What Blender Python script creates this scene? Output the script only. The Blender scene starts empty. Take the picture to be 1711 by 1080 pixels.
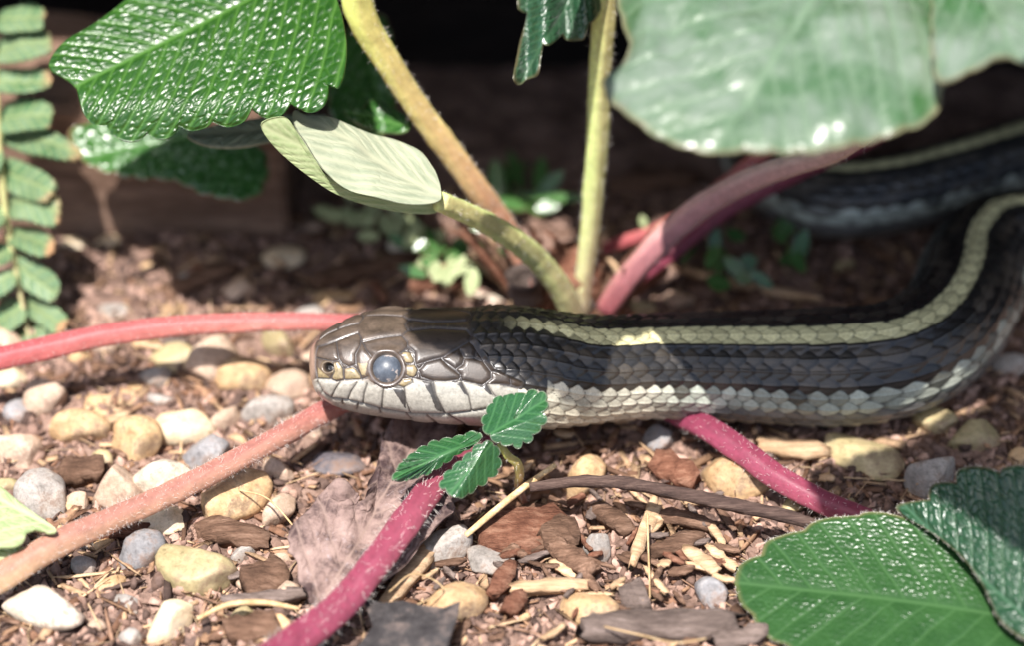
import bpy, bmesh, math, random
import numpy as np
from mathutils import Vector, Matrix

# ------------------------------------------------------------------ setting-up
# 1 Blender unit = 1 centimetre (a close-up of a patch of garden about 13 cm wide)
SC = bpy.context.scene
SC.unit_settings.system = 'METRIC'
SC.unit_settings.scale_length = 0.01
random.seed(5)
RNG = np.random.default_rng(11)

# ------------------------------------------------------------------ camera
W, H, FPX, D0 = 1711.0, 1080.0, 4096.0, 32.0
PITCH = math.radians(35.0)
RIGHT = np.array([1.0, 0, 0])
UP = np.array([0, math.sin(PITCH), math.cos(PITCH)])
FWD = np.array([0, math.cos(PITCH), -math.sin(PITCH)])


def ray(px, py):
    px = np.asarray(px, float)[..., None]
    py = np.asarray(py, float)[..., None]
    return FWD + RIGHT * (px - W / 2) / FPX + UP * (H / 2 - py) / FPX


CAM = np.array([0, 0, 1.3]) - D0 * ray(W / 2, 612)
cam_d = bpy.data.cameras.new('camera')
cam = bpy.data.objects.new('camera', cam_d)
SC.collection.objects.link(cam)
cam.location = CAM
cam.rotation_euler = (math.pi / 2 - PITCH, 0, 0)
cam_d.sensor_width = 36
cam_d.sensor_fit = 'HORIZONTAL'
cam_d.lens = FPX * 36 / W
cam_d.clip_start = 0.5
cam_d.clip_end = 2000
cam_d.dof.use_dof = True
cam_d.dof.focus_distance = 31.05
APERTURE = 0.88                     # lens opening in cm
cam_d.dof.aperture_fstop = cam_d.lens * 1e-3 / APERTURE
SC.camera = cam

# ------------------------------------------------------------------ sky and sun
SUN = np.array([-0.14, -0.41, 0.90])
SUN = SUN / np.linalg.norm(SUN)
world = bpy.data.worlds.new('World')
SC.world = world
world.use_nodes = True
wn = world.node_tree.nodes
bgn = wn['Background']
sky = wn.new('ShaderNodeTexSky')
sky.sky_type = 'NISHITA'
sky.sun_disc = False
sky.dust_density = 2.5
sky.ozone_density = 0.6
sky.sun_elevation = math.asin(SUN[2])
sky.sun_rotation = math.atan2(SUN[0], SUN[1])
world.node_tree.links.new(sky.outputs[0], bgn.inputs[0])
bgn.inputs[1].default_value = 0.105
sun_d = bpy.data.lights.new('sun', 'SUN')
sun_d.energy = 5.0
sun_d.angle = math.radians(0.55)
sun_d.color = (1.0, 0.95, 0.91)
sun = bpy.data.objects.new('sun', sun_d)
SC.collection.objects.link(sun)
sun.rotation_euler = Vector(SUN).to_track_quat('Z', 'Y').to_euler()
sun.location = (-20, -40, 90)
SC.view_settings.view_transform = 'Standard'
SC.view_settings.look = 'None'
SC.view_settings.gamma = 1
SC.view_settings.exposure = 0.85
SC.cycles.use_denoising = True
SC.cycles.max_bounces = 8
SC.cycles.sample_clamp_indirect = 6

# ------------------------------------------------------------------ helpers


def Pz(px, py, z):
    r = ray(px, py)
    t = (np.asarray(z, float) - CAM[2]) / r[..., 2]
    return CAM + r * t[..., None]


def Py(px, py, y):
    r = ray(px, py)
    t = (np.asarray(y, float) - CAM[1]) / r[..., 1]
    return CAM + r * t[..., None]


def Pd(px, py, d):
    return CAM + ray(px, py) * np.asarray(d, float)[..., None]


def proj(P):
    v = np.asarray(P) - CAM
    d = v @ FWD
    return W / 2 + FPX * (v @ RIGHT) / d, H / 2 - FPX * (v @ UP) / d, d


def sstep(a, b, x):
    t = np.clip((x - a) / (b - a), 0, 1)
    return t * t * (3 - 2 * t)


def herm(K, V, x):
    """smooth interpolation through keys K (increasing) of rows V"""
    K = np.asarray(K, float)
    V = np.asarray(V, float)
    if V.ndim == 1:
        V = V[:, None]
    m = np.zeros_like(V)
    d = np.diff(V, axis=0) / np.diff(K)[:, None]
    m[0], m[-1] = d[0], d[-1]
    h = np.diff(K)[:, None]
    m[1:-1] = (d[:-1] * h[1:] + d[1:] * h[:-1]) / (h[1:] + h[:-1])
    x = np.clip(np.asarray(x, float), K[0], K[-1])
    i = np.clip(np.searchsorted(K, x, side='right') - 1, 0, len(K) - 2)
    hh = (K[i + 1] - K[i])[:, None]
    t = ((x - K[i]))[:, None] / hh
    t2, t3 = t * t, t * t * t
    return ((2 * t3 - 3 * t2 + 1) * V[i] + (t3 - 2 * t2 + t) * hh * m[i] + (-2 * t3 + 3 * t2) * V[i + 1] + (t3 - t2) * hh * m[i + 1])


def spline(P, n):
    P = np.asarray(P, float)
    k = np.r_[0, np.cumsum(np.linalg.norm(np.diff(P[:, :3], axis=0), axis=1) + 1e-6)]
    return herm(k, P, np.linspace(0, k[-1], n))


def hash2(i, j, s):
    v = np.sin(i * 127.1 + j * 311.7 + s * 74.7) * 43758.5453
    return v - np.floor(v)


def vnoise(x, y, s=0):
    i, j = np.floor(x), np.floor(y)
    u, v = x - i, y - j
    u, v = u * u * (3 - 2 * u), v * v * (3 - 2 * v)
    a, b = hash2(i, j, s), hash2(i + 1, j, s)
    c, d = hash2(i, j + 1, s), hash2(i + 1, j + 1, s)
    return (a * (1 - u) + b * u) * (1 - v) + (c * (1 - u) + d * u) * v


def fbm(x, y, o=4, s=0):
    r, a, t = 0, 1, 0
    for k in range(o):
        r = r + a * vnoise(x * 2 ** k + 17 * k, y * 2 ** k + 9 * k, s + k)
        t += a
        a *= 0.55
    return r / t


def inpoly(px, py, poly):
    r = np.zeros(px.shape, bool)
    n = len(poly)
    for i in range(n):
        x0, y0 = poly[i]
        x1, y1 = poly[(i + 1) % n]
        if y0 == y1:
            continue
        c = ((y0 > py) != (y1 > py)) & (px < (x1 - x0) * (py - y0) / (y1 - y0) + x0)
        r ^= c
    return r


def segdist(px, py, lines):
    best = np.full(px.shape, 1e9)
    for ln in lines:
        for (x0, y0), (x1, y1) in zip(ln[:-1], ln[1:]):
            dx, dy = x1 - x0, y1 - y0
            L = dx * dx + dy * dy + 1e-9
            t = np.clip(((px - x0) * dx + (py - y0) * dy) / L, 0, 1)
            d = (px - x0 - t * dx) ** 2 + (py - y0 - t * dy) ** 2
            best = np.minimum(best, d)
    return np.sqrt(best)


def set_mesh(name, V, faces, mats=(), smooth=True, cols=None, floats=None):
    me = bpy.data.meshes.new(name)
    V = np.asarray(V, np.float32)
    if isinstance(faces, np.ndarray):
        faces = [faces]
    faces = [f for f in faces if len(f)]
    nl = sum(f.size for f in faces)
    nf = sum(len(f) for f in faces)
    me.vertices.add(len(V))
    me.vertices.foreach_set('co', V.ravel())
    me.loops.add(nl)
    me.polygons.add(nf)
    me.loops.foreach_set('vertex_index', np.concatenate([f.ravel() for f in faces]).astype(np.int32))
    tot = np.concatenate([np.full(len(f), f.shape[1]) for f in faces])
    st = np.r_[0, np.cumsum(tot)[:-1]]
    me.polygons.foreach_set('loop_start', st.astype(np.int32))
    if smooth:
        me.polygons.foreach_set('use_smooth', np.ones(nf, bool))
    me.update(calc_edges=True)
    me.validate()
    if cols is not None:
        c = np.ones((len(V), 4), np.float32)
        c[:, :3] = cols
        a = me.attributes.new('Col', 'FLOAT_COLOR', 'POINT')
        a.data.foreach_set('color', c.ravel())
    for k, v in (floats or {}).items():
        a = me.attributes.new(k, 'FLOAT', 'POINT')
        a.data.foreach_set('value', np.asarray(v, np.float32))
    for m in (mats if isinstance(mats, (list, tuple)) else [mats]):
        me.materials.append(m)
    return me


def link(name, me, parent=None, loc=None, label=None, cat=None, group=None, kind=None):
    o = bpy.data.objects.new(name, me)
    SC.collection.objects.link(o)
    if parent is not None:
        o.parent = parent
    if loc is not None:
        o.location = loc
    for k, v in (('label', label), ('category', cat), ('group', group), ('kind', kind)):
        if v:
            o[k] = v
    return o


def grid_quads(n, m, wrap=True):
    i = np.arange(n - 1)[:, None]
    j = np.arange(m if wrap else m - 1)[None, :]
    j2 = (j + 1) % m
    return np.stack([i * m + j, i * m + j2, (i + 1) * m + j2, (i + 1) * m + j], -1).reshape(-1, 4)


def tube(path, rad, seg=14, n=None, flat=1.0, wob=0.0, cap=True):
    P = np.asarray(path, float)
    n = n or max(12, len(P) * 8)
    R = np.broadcast_to(np.asarray(rad, float), (len(P),))
    S = spline(np.c_[P, R], n)
    C, R = S[:, :3], S[:, 3]
    T = np.gradient(C, axis=0)
    T /= np.linalg.norm(T, axis=1)[:, None]
    ref = np.array([0, -0.57, 0.82]) if abs(T[:, 2]).max() < 0.8 else np.array([0.3, -0.95, 0.1])
    A = np.cross(T, ref)
    A /= np.linalg.norm(A, axis=1)[:, None]
    B = np.cross(A, T)
    th = np.linspace(0, 2 * math.pi, seg, endpoint=False)
    rr = R[:, None] * np.ones(seg)
    if seg >= 18:
        rr = rr * (1 + 0.035 * np.sin(5 * th + 1.0) + 0.02 * np.sin(9 * th))[None]
    if wob:
        rr = rr * (1 + wob * (fbm(np.arange(n)[:, None] * 0.35 + 3 * P[0, 0], np.sin(th)[None] * 2 + 5, 3) - 0.5))
    V = C[:, None] + rr[..., None] * (A[:, None] * np.cos(th)[None, :, None] + flat * B[:, None] * np.sin(th)[None, :, None])
    V = V.reshape(-1, 3)
    F = grid_quads(n, seg)
    faces = [F]
    if cap:
        V = np.r_[V, C[:1], C[-1:]]
        j = np.arange(seg)
        j2 = (j + 1) % seg
        a, b = len(V) - 2, len(V) - 1
        tri = np.r_[np.stack([np.full(seg, a), j2, j], -1), np.stack([np.full(seg, b), (n - 1) * seg + j, (n - 1) * seg + j2], -1)]
        faces.append(tri)
    return V, faces, (C, R, T, A, B)


# ------------------------------------------------------------------ materials
def newmat(name):
    m = bpy.data.materials.new(name)
    m.use_nodes = True
    nt = m.node_tree
    b = nt.nodes['Principled BSDF']
    return m, nt, b


def noise_node(nt, scale, detail=4, rough=0.6, coord='Object', stretch=None):
    tc = nt.nodes.new('ShaderNodeTexCoord')
    n = nt.nodes.new('ShaderNodeTexNoise')
    n.inputs['Scale'].default_value = scale
    n.inputs['Detail'].default_value = detail
    n.inputs['Roughness'].default_value = rough
    if stretch:
        mp = nt.nodes.new('ShaderNodeMapping')
        mp.inputs['Scale'].default_value = stretch
        nt.links.new(tc.outputs[coord], mp.inputs[0])
        nt.links.new(mp.outputs[0], n.inputs['Vector'])
    else:
        nt.links.new(tc.outputs[coord], n.inputs['Vector'])
    return n


def ramp(nt, src, stops):
    r = nt.nodes.new('ShaderNodeValToRGB')
    el = r.color_ramp.elements
    while len(el) < len(stops):
        el.new(0.5)
    for e, (p, c) in zip(el, stops):
        e.position = p
        e.color = (*c, 1)
    nt.links.new(src, r.inputs[0])
    return r


def mix(nt, fac, a, b, mode='MIX'):
    n = nt.nodes.new('ShaderNodeMix')
    n.data_type = 'RGBA'
    n.blend_type = mode
    for sock, v in ((n.inputs[0], fac), (n.inputs[6], a), (n.inputs[7], b)):
        if hasattr(v, 'links') or hasattr(v, 'is_linked'):
            nt.links.new(v, sock)
        elif isinstance(v, (int, float)):
            sock.default_value = v
        else:
            sock.default_value = (*v, 1)
    return n.outputs[2]


def bump(nt, b, src, strength, dist):
    n = nt.nodes.new('ShaderNodeBump')
    n.inputs['Strength'].default_value = strength
    n.inputs['Distance'].default_value = dist
    nt.links.new(src, n.inputs['Height'])
    nt.links.new(n.outputs[0], b.inputs['Normal'])


def attr(nt, name):
    a = nt.nodes.new('ShaderNodeAttribute')
    a.attribute_name = name
    return a


def mat_mottle(name, c1, c2, c3, scale=4, rough=0.8, bs=0.4, bd=0.03, fine=30, stretch=None, spec=0.3, dust=0.0):
    m, nt, b = newmat(name)
    n = noise_node(nt, scale, 5, 0.65, stretch=stretch)
    r = ramp(nt, n.outputs[0], [(0.32, c1), (0.5, c2), (0.68, c3)])
    oi = nt.nodes.new('ShaderNodeObjectInfo')
    mp = nt.nodes.new('ShaderNodeMapRange')
    mp.inputs[3].default_value = 0.8
    mp.inputs[4].default_value = 1.15
    nt.links.new(oi.outputs['Random'], mp.inputs[0])
    cmb = nt.nodes.new('ShaderNodeCombineColor')
    for i in range(3):
        nt.links.new(mp.outputs[0], cmb.inputs[i])
    c = mix(nt, 1.0, r.outputs[0], cmb.outputs[0], 'MULTIPLY')
    sp = noise_node(nt, scale * 5.5, 6, 0.8, stretch=stretch)
    sr = ramp(nt, sp.outputs[0], [(0.34, (0.55, 0.53, 0.50)), (0.5, (1.0, 1.0, 1.0)), (0.68, (1.22, 1.20, 1.16))])
    c = mix(nt, 0.85, c, sr.outputs[0], 'MULTIPLY')
    if dust:
        dn = noise_node(nt, 2.8, 6, 0.75)
        dr = ramp(nt, dn.outputs[0], [(0.49, (0, 0, 0)), (0.62, (dust,) * 3)])
        c = mix(nt, dr.outputs[0], c, (0.20, 0.125, 0.09))
    nt.links.new(c, b.inputs['Base Color'])
    b.inputs['Roughness'].default_value = rough
    b.inputs['Specular IOR Level'].default_value = spec
    f = noise_node(nt, fine, 4, 0.7, stretch=stretch)
    bump(nt, b, f.outputs[0], bs, bd)
    return m


def mat_attr(name, rough=0.85, spec=0.2, fine=40, bs=0.4, bd=0.02, var=0.35):
    m, nt, b = newmat(name)
    a = attr(nt, 'Col')
    n = noise_node(nt, fine * 0.4, 4, 0.7)
    r = ramp(nt, n.outputs[0], [(0.3, (1 - var,) * 3), (0.7, (1 + var,) * 3)])
    c = mix(nt, 1.0, a.outputs[0], r.outputs[0], 'MULTIPLY')
    nt.links.new(c, b.inputs['Base Color'])
    b.inputs['Roughness'].default_value = rough
    b.inputs['Specular IOR Level'].default_value = spec
    f = noise_node(nt, fine, 3, 0.7)
    bump(nt, b, f.outputs[0], bs, bd)
    return m


def mat_leaf(name, c_lo, c_hi, c_vein, rough=0.3, spec=0.5, coat=0.3, trans=0.18, blotch=3.0, tip=None, fine=45, bs=0.25):
    m, nt, b = newmat(name)
    n = noise_node(nt, blotch, 4, 0.6)
    r = ramp(nt, n.outputs[0], [(0.35, c_lo), (0.66, c_hi)])
    v = attr(nt, 'vein')
    c = mix(nt, v.outputs['Fac'], r.outputs[0], c_vein)
    if tip:
        e = attr(nt, 'rim')
        c = mix(nt, e.outputs['Fac'], c, tip)
    nt.links.new(c, b.inputs['Base Color'])
    b.inputs['Roughness'].default_value = rough
    b.inputs['Specular IOR Level'].default_value = spec
    b.inputs['Coat Weight'].default_value = coat
    b.inputs['Coat Roughness'].default_value = 0.18
    f = noise_node(nt, fine, 3, 0.6)
    bump(nt, b, f.outputs[0], bs, 0.012)
    t = nt.nodes.new('ShaderNodeBsdfTranslucent')
    nt.links.new(c, t.inputs[0])
    ms = nt.nodes.new('ShaderNodeMixShader')
    ms.inputs[0].default_value = trans
    out = nt.nodes['Material Output']
    nt.links.new(b.outputs[0], ms.inputs[1])
    nt.links.new(t.outputs[0], ms.inputs[2])
    nt.links.new(ms.outputs[0], out.inputs[0])
    return m


M = {}
M['soil'] = mat_mottle('soil', (0.15, 0.098, 0.078), (0.29, 0.19, 0.15), (0.42, 0.29, 0.23), 1.7, 0.95, 0.9, 0.06, 14, spec=0.1)
M['crumb'] = mat_attr('crumb', 0.9, 0.1, 22, 0.6, 0.03)
M['snake'] = None
PEB = {
    'cream': mat_mottle('pebble_cream', (0.62, 0.46, 0.28), (0.76, 0.62, 0.42), (0.84, 0.74, 0.56), 2.2, 0.5, 0.25, 0.02, 26, dust=0.25),
    'tan': mat_mottle('pebble_tan', (0.36, 0.22, 0.11), (0.55, 0.37, 0.20), (0.68, 0.52, 0.32), 2.4, 0.6, 0.35, 0.03, 22, dust=0.75),
    'pink': mat_mottle('pebble_pink', (0.38, 0.26, 0.18), (0.52, 0.385, 0.285), (0.62, 0.49, 0.385), 2.2, 0.65, 0.35, 0.03, 20, dust=0.75),
    'grey': mat_mottle('pebble_grey', (0.22, 0.20, 0.18), (0.36, 0.33, 0.30), (0.50, 0.46, 0.40), 3.0, 0.6, 0.4, 0.03, 22, dust=0.75),
    'blue': mat_mottle('pebble_blue', (0.17, 0.165, 0.17), (0.28, 0.275, 0.28), (0.42, 0.40, 0.39), 3.0, 0.55, 0.4, 0.03, 22, dust=0.75),
    'white': mat_mottle('pebble_white', (0.48, 0.40, 0.30), (0.68, 0.60, 0.48), (0.80, 0.74, 0.64), 2.6, 0.6, 0.4, 0.03, 20, dust=0.75),
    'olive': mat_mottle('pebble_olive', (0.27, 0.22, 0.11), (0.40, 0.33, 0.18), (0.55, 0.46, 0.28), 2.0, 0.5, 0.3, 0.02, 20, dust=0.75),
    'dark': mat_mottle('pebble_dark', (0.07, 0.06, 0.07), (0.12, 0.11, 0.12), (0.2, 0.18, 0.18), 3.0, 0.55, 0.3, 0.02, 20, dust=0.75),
}
M['bark_red'] = mat_mottle('bark_red', (0.10, 0.04, 0.025), (0.21, 0.095, 0.06), (0.33, 0.18, 0.12), 3.5, 0.9, 0.8, 0.05, 16, (1, 3, 3), spec=0.15)
M['bark_brown'] = mat_mottle('bark_brown', (0.08, 0.045, 0.03), (0.18, 0.105, 0.07), (0.32, 0.2, 0.14), 3.5, 0.9, 0.8, 0.05, 18, (0.6, 3, 3), spec=0.15)
M['wood_pale'] = mat_mottle('wood_pale', (0.34, 0.21, 0.12), (0.52, 0.35, 0.21), (0.66, 0.48, 0.31), 3, 0.8, 0.5, 0.03, 18, (0.5, 4, 4), spec=0.2)
M['wood_grey'] = mat_mottle('wood_grey', (0.10, 0.075, 0.065), (0.19, 0.145, 0.125), (0.32, 0.25, 0.22), 3, 0.9, 0.8, 0.05, 16, (0.5, 3, 3), spec=0.15)
M['twig'] = mat_mottle('twig', (0.055, 0.035, 0.03), (0.11, 0.07, 0.058), (0.2, 0.135, 0.11), 3, 0.8, 0.8, 0.04, 16, (0.4, 5, 5), spec=0.25)
M['straw'] = mat_mottle('straw', (0.38, 0.25, 0.12), (0.55, 0.38, 0.2), (0.65, 0.5, 0.3), 6, 0.7, 0.3, 0.02, 30)
M['hair'] = newmat('hair')[0]
_b = M['hair'].node_tree.nodes['Principled BSDF']
_b.inputs['Base Color'].default_value = (0.78, 0.72, 0.66, 1)
_b.inputs['Roughness'].default_value = 0.5


def mat_stalk(name, stops, rough=0.5):
    """stops along the stalk (attribute 'along'), with lengthwise tone streaks"""
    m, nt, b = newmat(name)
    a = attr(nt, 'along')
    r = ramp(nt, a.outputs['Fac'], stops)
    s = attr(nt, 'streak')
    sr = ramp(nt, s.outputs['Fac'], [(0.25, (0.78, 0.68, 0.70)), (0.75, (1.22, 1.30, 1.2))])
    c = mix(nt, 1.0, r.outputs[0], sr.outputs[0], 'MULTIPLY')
    n = noise_node(nt, 9, 4, 0.7)
    nr = ramp(nt, n.outputs[0], [(0.3, (0.8,) * 3), (0.7, (1.2,) * 3)])
    c = mix(nt, 1.0, c, nr.outputs[0], 'MULTIPLY')
    nt.links.new(c, b.inputs['Base Color'])
    b.inputs['Roughness'].default_value = rough
    b.inputs['Specular IOR Level'].default_value = 0.35
    b.inputs['Subsurface Weight'].default_value = 0.25
    b.inputs['Subsurface Radius'].default_value = (0.08, 0.04, 0.03)
    f = noise_node(nt, 28, 3, 0.7)
    bump(nt, b, f.outputs[0], 0.4, 0.015)
    return m


# ------------------------------------------------------------------ the ground
def soil_h(x, y):
    h = 0.34 * (fbm(x * 0.35, y * 0.35, 3, 1) - 0.5) + 0.28 * (fbm(x * 1.3, y * 1.3, 4, 5) - 0.5)
    h = h + 0.12 * (fbm(x * 5, y * 5, 3, 9) - 0.5)
    return h - 0.05


def build_soil():
    g = np.arange(-10, 10.01, 0.065)
    xs = np.r_[-160, -90, -50, -30, -20, -15, -12, g, 12, 15, 20, 30, 50, 90, 160]
    g = np.arange(-7, 13.01, 0.065)
    ys = np.r_[-160, -90, -50, -30, -20, -14, -10, -8, g, 14, 17, 22, 30, 50, 90, 160]
    X, Y = np.meshgrid(xs, ys)
    Z = soil_h(X, Y)
    V = np.stack([X, Y, Z], -1).reshape(-1, 3)
    n, m = X.shape
    link('soil', set_mesh('soil', V, grid_quads(n, m, False), M['soil']), kind='structure', label='brown crumbly garden soil under the gravel and mulch')


build_soil()
CUBE = np.array([[-1, -1, -1], [1, -1, -1], [1, 1, -1], [-1, 1, -1], [-1, -1, 1], [1, -1, 1], [1, 1, 1], [-1, 1, 1]], float)
CUBEF = np.array([[0, 3, 2, 1], [4, 5, 6, 7], [0, 1, 5, 4], [1, 2, 6, 5], [2, 3, 7, 6], [3, 0, 4, 7]])


def rand_rots(n):
    q = RNG.normal(size=(n, 4))
    q /= np.linalg.norm(q, axis=1)[:, None]
    w, x, y, z = q.T
    return np.stack([np.stack([1 - 2 * (y * y + z * z), 2 * (x * y - z * w), 2 * (x * z + y * w)], -1),
                     np.stack([2 * (x * y + z * w), 1 - 2 * (x * x + z * z), 2 * (y * z - x * w)], -1),
                     np.stack([2 * (x * z - y * w), 2 * (y * z + x * w), 1 - 2 * (x * x + y * y)], -1)], 1)


def octa():
    V = [np.array(p, float) for p in ((1, 0, 0), (-1, 0, 0), (0, 1, 0), (0, -1, 0), (0, 0, 1), (0, 0, -1))]
    F = [(0, 2, 4), (2, 1, 4), (1, 3, 4), (3, 0, 4), (2, 0, 5), (1, 2, 5), (3, 1, 5), (0, 3, 5)]
    mid = {}

    def m(a, b):
        k = (min(a, b), max(a, b))
        if k not in mid:
            p = V[a] + V[b]
            V.append(p / np.linalg.norm(p))
            mid[k] = len(V) - 1
        return mid[k]
    F2 = []
    for a, b, c in F:
        x, y, z = m(a, b), m(b, c), m(c, a)
        F2 += [(a, x, z), (x, b, y), (z, y, c), (x, y, z)]
    return np.array(V), np.array(F2)


OCT, OCTF = octa()


def scatter_mesh(name, n, smin, smax, elong, cols, label, zoff=0.0, flat=False, box=False):
    px = RNG.uniform(-220, 1931, n)
    py = RNG.uniform(330, 1230, n)
    P = Pz(px, py, np.zeros(n))
    P[:, 2] = soil_h(P[:, 0], P[:, 1]) + zoff
    s = RNG.uniform(0, 1, n) ** 2 * (smax - smin) + smin
    dim = np.stack([s * RNG.uniform(1, elong, n), s * RNG.uniform(0.5, 1, n), s * RNG.uniform(0.25, 0.7, n)], -1)
    if flat:
        a = RNG.uniform(0, 6.28, n)
        R = np.zeros((n, 3, 3))
        R[:, 0, 0], R[:, 0, 1], R[:, 1, 0], R[:, 1, 1], R[:, 2, 2] = np.cos(a), -np.sin(a), np.sin(a), np.cos(a), 1
        t = rand_rots(n)
        R = R + 0.25 * t
    else:
        R = rand_rots(n)
    SV, SF = (CUBE, CUBEF) if box else (OCT, OCTF)
    V = SV[None] * (1 + RNG.uniform(-0.38, 0.38, (n, len(SV), 1))) * dim[:, None]
    V = np.einsum('nij,nkj->nki', R, V) + P[:, None]
    F = (np.arange(n)[:, None, None] * len(SV) + SF[None]).reshape(-1, SF.shape[1])
    ci = RNG.integers(0, len(cols), n)
    C = np.array(cols)[ci] * RNG.uniform(0.7, 1.25, (n, 1))
    C = np.repeat(C, len(SV), axis=0)
    return link(name, set_mesh(name, V.reshape(-1, 3), F, M['crumb'], not box, C), kind='stuff', label=label)


scatter_mesh('soil_crumbs', 26500, 0.02, 0.12, 1.5, [(0.20, 0.128, 0.10), (0.30, 0.195, 0.15), (0.40, 0.265, 0.21), (0.12, 0.08, 0.066)], 'loose brown soil crumbs covering the ground')
scatter_mesh('mulch_bits', 4000, 0.016, 0.06, 6, [(0.2, 0.11, 0.07), (0.3, 0.18, 0.11), (0.13, 0.075, 0.05), (0.42, 0.28, 0.17), (0.09, 0.06, 0.05)], 'fine shreds of brown bark mulch littering the soil', 0.05, True, True)
scatter_mesh('plant_fibres', 1150, 0.008, 0.02, 26, [(0.42, 0.28, 0.17), (0.5, 0.36, 0.22), (0.25, 0.15, 0.1)], 'thin tan plant fibres strewn over the soil', 0.09, True, True)

# ------------------------------------------------------------------ pebbles


def ico(sub):
    bm = bmesh.new()
    bmesh.ops.create_icosphere(bm, subdivisions=sub, radius=1)
    V = np.array([v.co[:] for v in bm.verts])
    F = np.array([[v.index for v in f.verts] for f in bm.faces])
    bm.free()
    return V, F


ICO = {k: ico(k) for k in (2, 3, 4)}


def pebble_shape(rx, ry, rz, seed, ang=0.0, sub=4):
    V, F = ICO[sub]
    r = np.random.default_rng(seed)
    V = V.copy()
    d = np.ones(len(V))
    for k in range(4):
        a = r.normal(size=3)
        a *= (1.0 + 0.5 * k) / np.linalg.norm(a)
        d += 0.12 / (1 + 0.5 * k) * np.sin(V @ a * 1.7 + r.uniform(0, 6.28))
    for k in range(ang_n(ang)):
        a = r.normal(size=3)
        a /= np.linalg.norm(a)
        c = r.uniform(0.58, 0.80)
        p = V @ a * d
        over = np.maximum(0, p - c)
        d = d - over * 0.85 / np.maximum(V @ a, 0.2)
    V = V * d[:, None]
    a = r.normal(size=(6, 3)) * 7
    V = V * (1 + 0.008 * np.sin(V @ a.T + r.uniform(0, 6, 6)).sum(1))[:, None]
    return V * np.array([rx, ry, rz]), F


def ang_n(ang):
    return int(round(3 + 6 * ang))


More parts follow.
